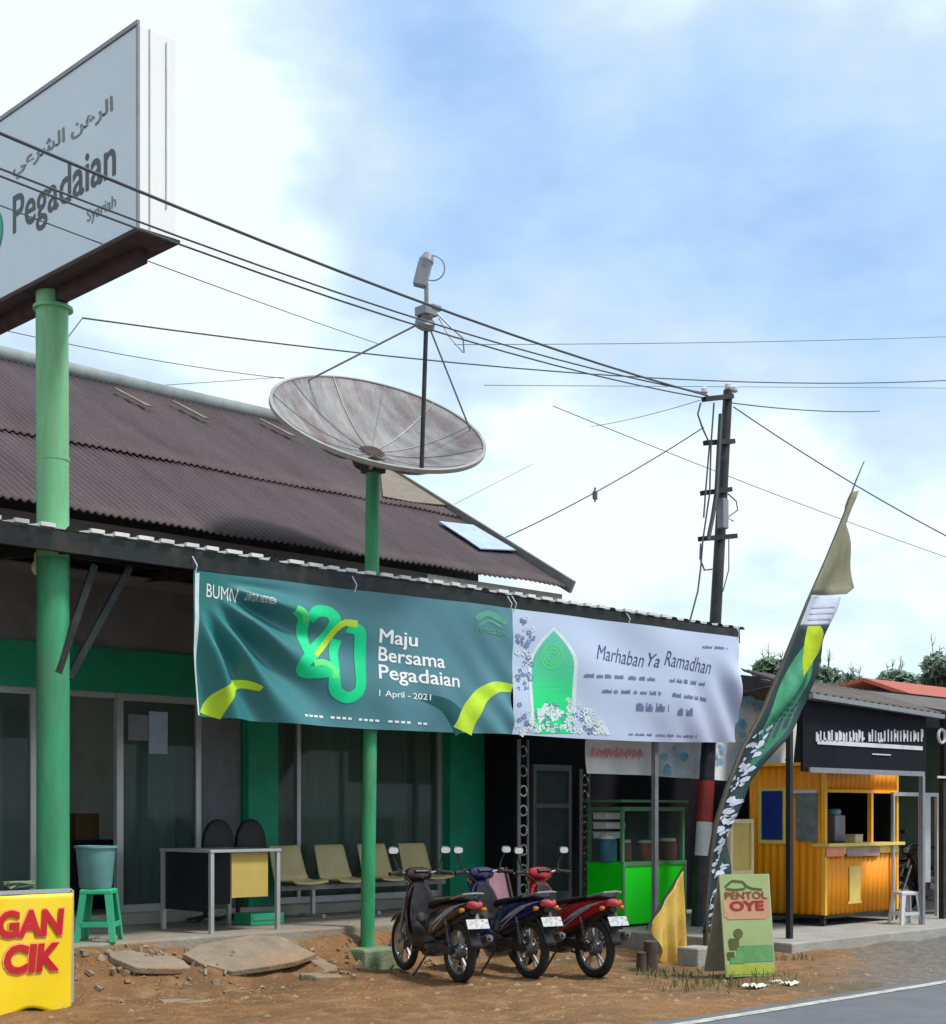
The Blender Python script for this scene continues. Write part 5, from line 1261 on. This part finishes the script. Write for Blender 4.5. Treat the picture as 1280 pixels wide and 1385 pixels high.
# ------------------------------------------------------------------ far trees
def tree(u, vtop, d, wpx, lab, seed):
    rr = random.Random(seed); top = atD(u, vtop, d); rad = wpx/2*d/FOC; x, y, H_ = top.x, top.y, top.z
    t = thing('tree', lab, 'tree', (x, y, 0), group='tree tops showing over the stall roofs')
    tk = MB().tube([(x, y, 0), (x+.2, y, H_*.35), (x, y+.1, H_*.7), (x+.1, y, H_*.9)], [.28, .22, .14, .05], 8)
    for i in range(7):
        a = rr.uniform(0, 6.28); z0 = H_*rr.uniform(.45, .75); tk.tube([(x, y, z0), (x+rad*.4*math.cos(a), y+rad*.4*math.sin(a), z0+rad*.4), (x+rad*.8*math.cos(a), y+rad*.8*math.sin(a), z0+rad*.6)], [.08, .05, .02], 5)
    for i in range(5):
        a = rr.uniform(-1.1, 1.1)*rad; h_ = rr.uniform(.2, .7); tk.tube([(x+a*.5, y, H_*.8), (x+a, y, H_*.97), (x+a*1.3, y, H_+h_)], [.04, .018, .008], 4)
        for q_ in range(3): tk.tube([(x+a*1.1, y, H_+h_*.3), (x+a*1.1+rr.uniform(-.4, .4), y, H_+h_*rr.uniform(.5, 1))], [.012, .005], 4)
    part(t, 'trunk', tk, 'bark', smooth=True)
    cl = []
    for i in range(24):
        a = rr.uniform(0, 6.28); q = rr.random()**.5*rad*.8; cl.append((x+q*1.25*math.cos(a), y+q*math.sin(a), H_-rad*.2-(q/rad)*rad*.35-rr.random()*rad*.9, rad*rr.uniform(.16, .42)))
    for mi in (0, 1):
        lf = MB()
        for (cx, cy, cz, cr2) in cl[mi::2]:
            for j in range(170):
                v = Vector((rr.gauss(0, 1), rr.gauss(0, 1), rr.gauss(0, .8))).normalized()*cr2*(rr.random()**.5)*1.35
                p = Vector((cx, cy, cz))+v; s_ = rr.uniform(.08, .19)
                n1 = Vector((rr.gauss(0, 1), rr.gauss(0, 1), rr.gauss(0, 1))).normalized(); n2 = n1.orthogonal().normalized()
                lf.poly([p-n1*s_, p+n2*s_*.5, p+n1*s_, p-n2*s_*.5])
        part(t, 'crown', lf, ('leaf1', 'leaf2')[mi])
tree(1042, 892, 52, 49, 'tree top left of the flag above the black stall roof', 1)
tree(1112, 901, 55, 56, 'tree top immediately right of the flag cloth', 2)
tree(1150, 913, 60, 47, 'lowest tree top midway along the stall roof', 6)
tree(1212, 908, 58, 49, 'tree top left of the red roof', 3)
tree(1272, 882, 56, 60, 'tallest tree top above the red roof at the right edge', 4)

# ------------------------------------------------------------------ ground clutter
pb_ = MB(); rr = random.Random(21)
for i in range(4200):
    x, y = rr.uniform(5, 14.5), rr.uniform(7.2, 11.5); s_ = rr.uniform(.004, .014)*(1+(rr.random() < .06)*2)
    if rr.random() > .35+.65*sm(-.1, .3, noise.noise(Vector((x, y, 1)))): continue
    z = ground_h(x, y); b0 = len(pb_.v)
    oc = [(1, 0, 0), (0, 1, 0), (-1, 0, 0), (0, -1, 0), (0, 0, 1), (0, 0, -1)]
    pb_.v += [Vector((x+a*s_*rr.uniform(.7, 1.4), y+b*s_*rr.uniform(.7, 1.4), z+c_*s_*.6)) for a, b, c_ in oc]
    for f_ in ((0, 1, 4), (1, 2, 4), (2, 3, 4), (3, 0, 4), (1, 0, 5), (2, 1, 5), (3, 2, 5), (0, 3, 5)): pb_.f.append(tuple(b0+k for k in f_)); pb_.m.append(0)
st_ = build('gravel', pb_, 'stone', smooth=False); st_['kind'] = 'stuff'; st_['label'] = 'loose pebbles scattered over the orange dirt'; st_['category'] = 'gravel'
gs = MB()
spots = [(at(u, v, 9), n_) for u, v, n_ in ()]
def gpt(u, v): d = EYE*FOC/(v-HZ); q = atD(u, v, d); return q.x, q.y
for (u, v, n_, sp2) in ((915, 1318, 60, .35), (950, 1335, 70, .4), (985, 1332, 60, .3), (880, 1320, 30, .2), (930, 1300, 40, .25), (1045, 1325, 25, .25), (470, 1300, 14, .2), (120, 1330, 10, .2), (1075, 1300, 20, .2)):
    cx, cy = gpt(u, v)
    for i in range(n_):
        x, y = cx+rr.gauss(0, sp2*.5), cy+rr.gauss(0, sp2*.5); z = ground_h(x, y); h = rr.uniform(.03, .11); a = rr.uniform(0, 6.28); l = rr.uniform(.01, .05)
        dx, dy = math.cos(a), math.sin(a); w2_ = .006
        gs.poly([(x-dy*w2_, y+dx*w2_, z-.01), (x+dy*w2_, y-dx*w2_, z-.01), (x+dx*l*.5+dy*w2_*.7, y+dy*l*.5-dx*w2_*.7, z+h*.6), (x+dx*l, y+dy*l, z+h), (x+dx*l*.5-dy*w2_*.7, y+dy*l*.5+dx*w2_*.7, z+h*.6)])
go = build('grass', gs, 'grass'); go['kind'] = 'stuff'; go['label'] = 'sparse olive weeds around the pole foot'; go['category'] = 'grass'
for i, (u, v, s_, lab) in enumerate(((1022, 1336, .10, 'crumpled white litter at the foot of the folding green sign'), (1068, 1334, .08, 'rightmost small scrap of pale litter by the roadside'), (1050, 1330, .05, 'tiny middle scrap of litter between two larger scraps'))):
    x, y = gpt(u, v); z = ground_h(x, y); m_ = MB(); l_ = random.Random(i+3)
    m_.sheet(lambda s, t_: (x+(s-.5)*s_*2, y+(t_-.5)*s_*1.6, z+.005+s_*.6*abs(noise.noise(Vector((s*3.1+i, t_*3.3, 2))))+.01*l_.random()), 7, 7)
    solo('litter', m_, 'litter', lab, 'litter', 'paper scraps by the road', solid=.003)

# ------------------------------------------------------------------ world
wd = bpy.data.worlds.new('World'); scene.world = wd; wd.use_nodes = True
nt = wd.node_tree; N, L = nt.nodes, nt.links; N.clear()
out = N.new('ShaderNodeOutputWorld')
SUN_EL, SUN_AZ = math.radians(60), math.radians(158)      # azimuth from +Y, clockwise
sky = N.new('ShaderNodeTexSky'); sky.sky_type = 'NISHITA'; sky.sun_disc = False; sky.sun_elevation = SUN_EL; sky.sun_rotation = SUN_AZ
b1 = N.new('ShaderNodeBackground'); b1.inputs['Strength'].default_value = .12; L.new(sky.outputs[0], b1.inputs['Color'])
tc = N.new('ShaderNodeTexCoord')
def vdot(dirv, lo, hi, amp):
    vm = N.new('ShaderNodeVectorMath'); vm.operation = 'DOT_PRODUCT'; vm.inputs[1].default_value = dirv; L.new(tc.outputs['Generated'], vm.inputs[0])
    mr = N.new('ShaderNodeMapRange'); mr.interpolation_type = 'SMOOTHSTEP'; mr.inputs['From Min'].default_value = lo; mr.inputs['From Max'].default_value = hi; mr.inputs['To Max'].default_value = amp
    L.new(vm.outputs['Value'], mr.inputs['Value']); return mr.outputs[0]
def blob(u, v, radpx, amp): return vdot(raydir(u, v), math.cos(math.atan(radpx/FOC)), 1.0, amp)
def add(a, b):
    m_ = N.new('ShaderNodeMath'); m_.operation = 'ADD'
    for i, s_ in enumerate((a, b)):
        if isinstance(s_, (int, float)): m_.inputs[i].default_value = s_
        else: L.new(s_, m_.inputs[i])
    return m_.outputs[0]
def wnoise(sc, det, amp, off=0.):
    mp = N.new('ShaderNodeMapping'); mp.inputs['Scale'].default_value = (1, 1, 2.0); mp.inputs['Location'].default_value = (off, off, off); L.new(tc.outputs['Generated'], mp.inputs[0])
    n = N.new('ShaderNodeTexNoise'); n.inputs['Scale'].default_value = sc; n.inputs['Detail'].default_value = det; n.inputs['Roughness'].default_value = .5; L.new(mp.outputs[0], n.inputs['Vector'])
    mr = N.new('ShaderNodeMapRange'); mr.inputs['From Min'].default_value = .3; mr.inputs['From Max'].default_value = .7; mr.inputs['To Min'].default_value = -amp; mr.inputs['To Max'].default_value = amp; mr.clamp = False
    L.new(n.outputs['Fac'], mr.inputs['Value']); return mr.outputs[0]
v = add(.10, wnoise(5.0, 8, .20)); v = add(v, wnoise(12, 8, .15, 3)); v = add(v, wnoise(34, 6, .06, 7))
for bl in ((760, 190, 460, .42), (1120, 350, 400, .42), (1280, 420, 320, .28), (620, 330, 240, .15), (560, 60, 300, .25), (950, 60, 220, -.12), (250, 200, 330, -.45), (80, 330, 260, .12), (880, 610, 300, -.38), (1180, 640, 260, -.25), (130, 420, 200, .12), (560, 230, 90, -.2), (950, 730, 150, .12), (1100, 760, 140, .15)):
    v = add(v, blob(*bl))
b2 = N.new('ShaderNodeBackground'); b2.inputs['Strength'].default_value = 1.0
cr3 = N.new('ShaderNodeValToRGB'); el = cr3.color_ramp.elements
el[0].position = 0.0; el[0].color = (.80, .91, .94, 1); el[1].position = 1.0; el[1].color = (.31, .47, .75, 1)
for p_, c_ in ((.18, (.63, .78, .85, 1)), (.40, (.52, .66, .78, 1)), (.68, (.41, .59, .84, 1))):
    e = el.new(p_); e.color = c_
L.new(v, cr3.inputs[0])
dk_ = vdot(Vector((-FD, -FR, -.05)).normalized(), 
 .45, .95, .34)        # unseen dim cloud added behind the viewer to deepen shade under the canopy
sb = N.new('ShaderNodeMath'); sb.operation = 'SUBTRACT'; sb.inputs[0].default_value = 1.0; L.new(dk_, sb.inputs[1])
vs_ = N.new('ShaderNodeVectorMath'); vs_.operation = 'SCALE'; L.new(cr3.outputs[0], vs_.inputs[0]); L.new(sb.outputs[0], vs_.inputs['Scale']); L.new(vs_.outputs[0], b2.inputs['Color'])
mx = N.new('ShaderNodeMixShader'); mx.inputs[0].default_value = .86
L.new(b1.outputs[0], mx.inputs[1]); L.new(b2.outputs[0], mx.inputs[2]); L.new(mx.outputs[0], out.inputs['Surface'])
sl = bpy.data.lights.new('sun', 'SUN'); sl.energy = 2.7; sl.angle = math.radians(10); sl.color = (1, .95, .88)
so = bpy.data.objects.new('sun', sl); col.objects.link(so)
sd_ = Vector((math.sin(SUN_AZ)*math.cos(SUN_EL), math.cos(SUN_AZ)*math.cos(SUN_EL), math.sin(SUN_EL)))
so.rotation_euler = (-sd_).to_track_quat('-Z', 'Y').to_euler(); so.location = (0, 0, 20)

# ------------------------------------------------------------------ camera, output
cam = bpy.data.cameras.new('camera'); co = bpy.data.objects.new('camera', cam); col.objects.link(co)
co.location = (0, 0, EYE); co.rotation_euler = (math.radians(90), 0, -math.atan2(FD, FR))
cam.sensor_fit = 'VERTICAL'; cam.sensor_height = 36; cam.lens = 36*FOC/1385; cam.shift_y = (HZ-692.5)/1385; cam.clip_end = 3000; cam.clip_start = .1
scene.camera = co
for o in bpy.data.objects:
    if '_t' in o: del o['_t']
vs = scene.view_settings; vs.view_transform = 'Standard'; vs.look = 'None'; vs.exposure = .4; vs.gamma = 1
scene.cycles.use_denoising = True; scene.cycles.max_bounces = 6; scene.cycles.transparent_max_bounces = 12
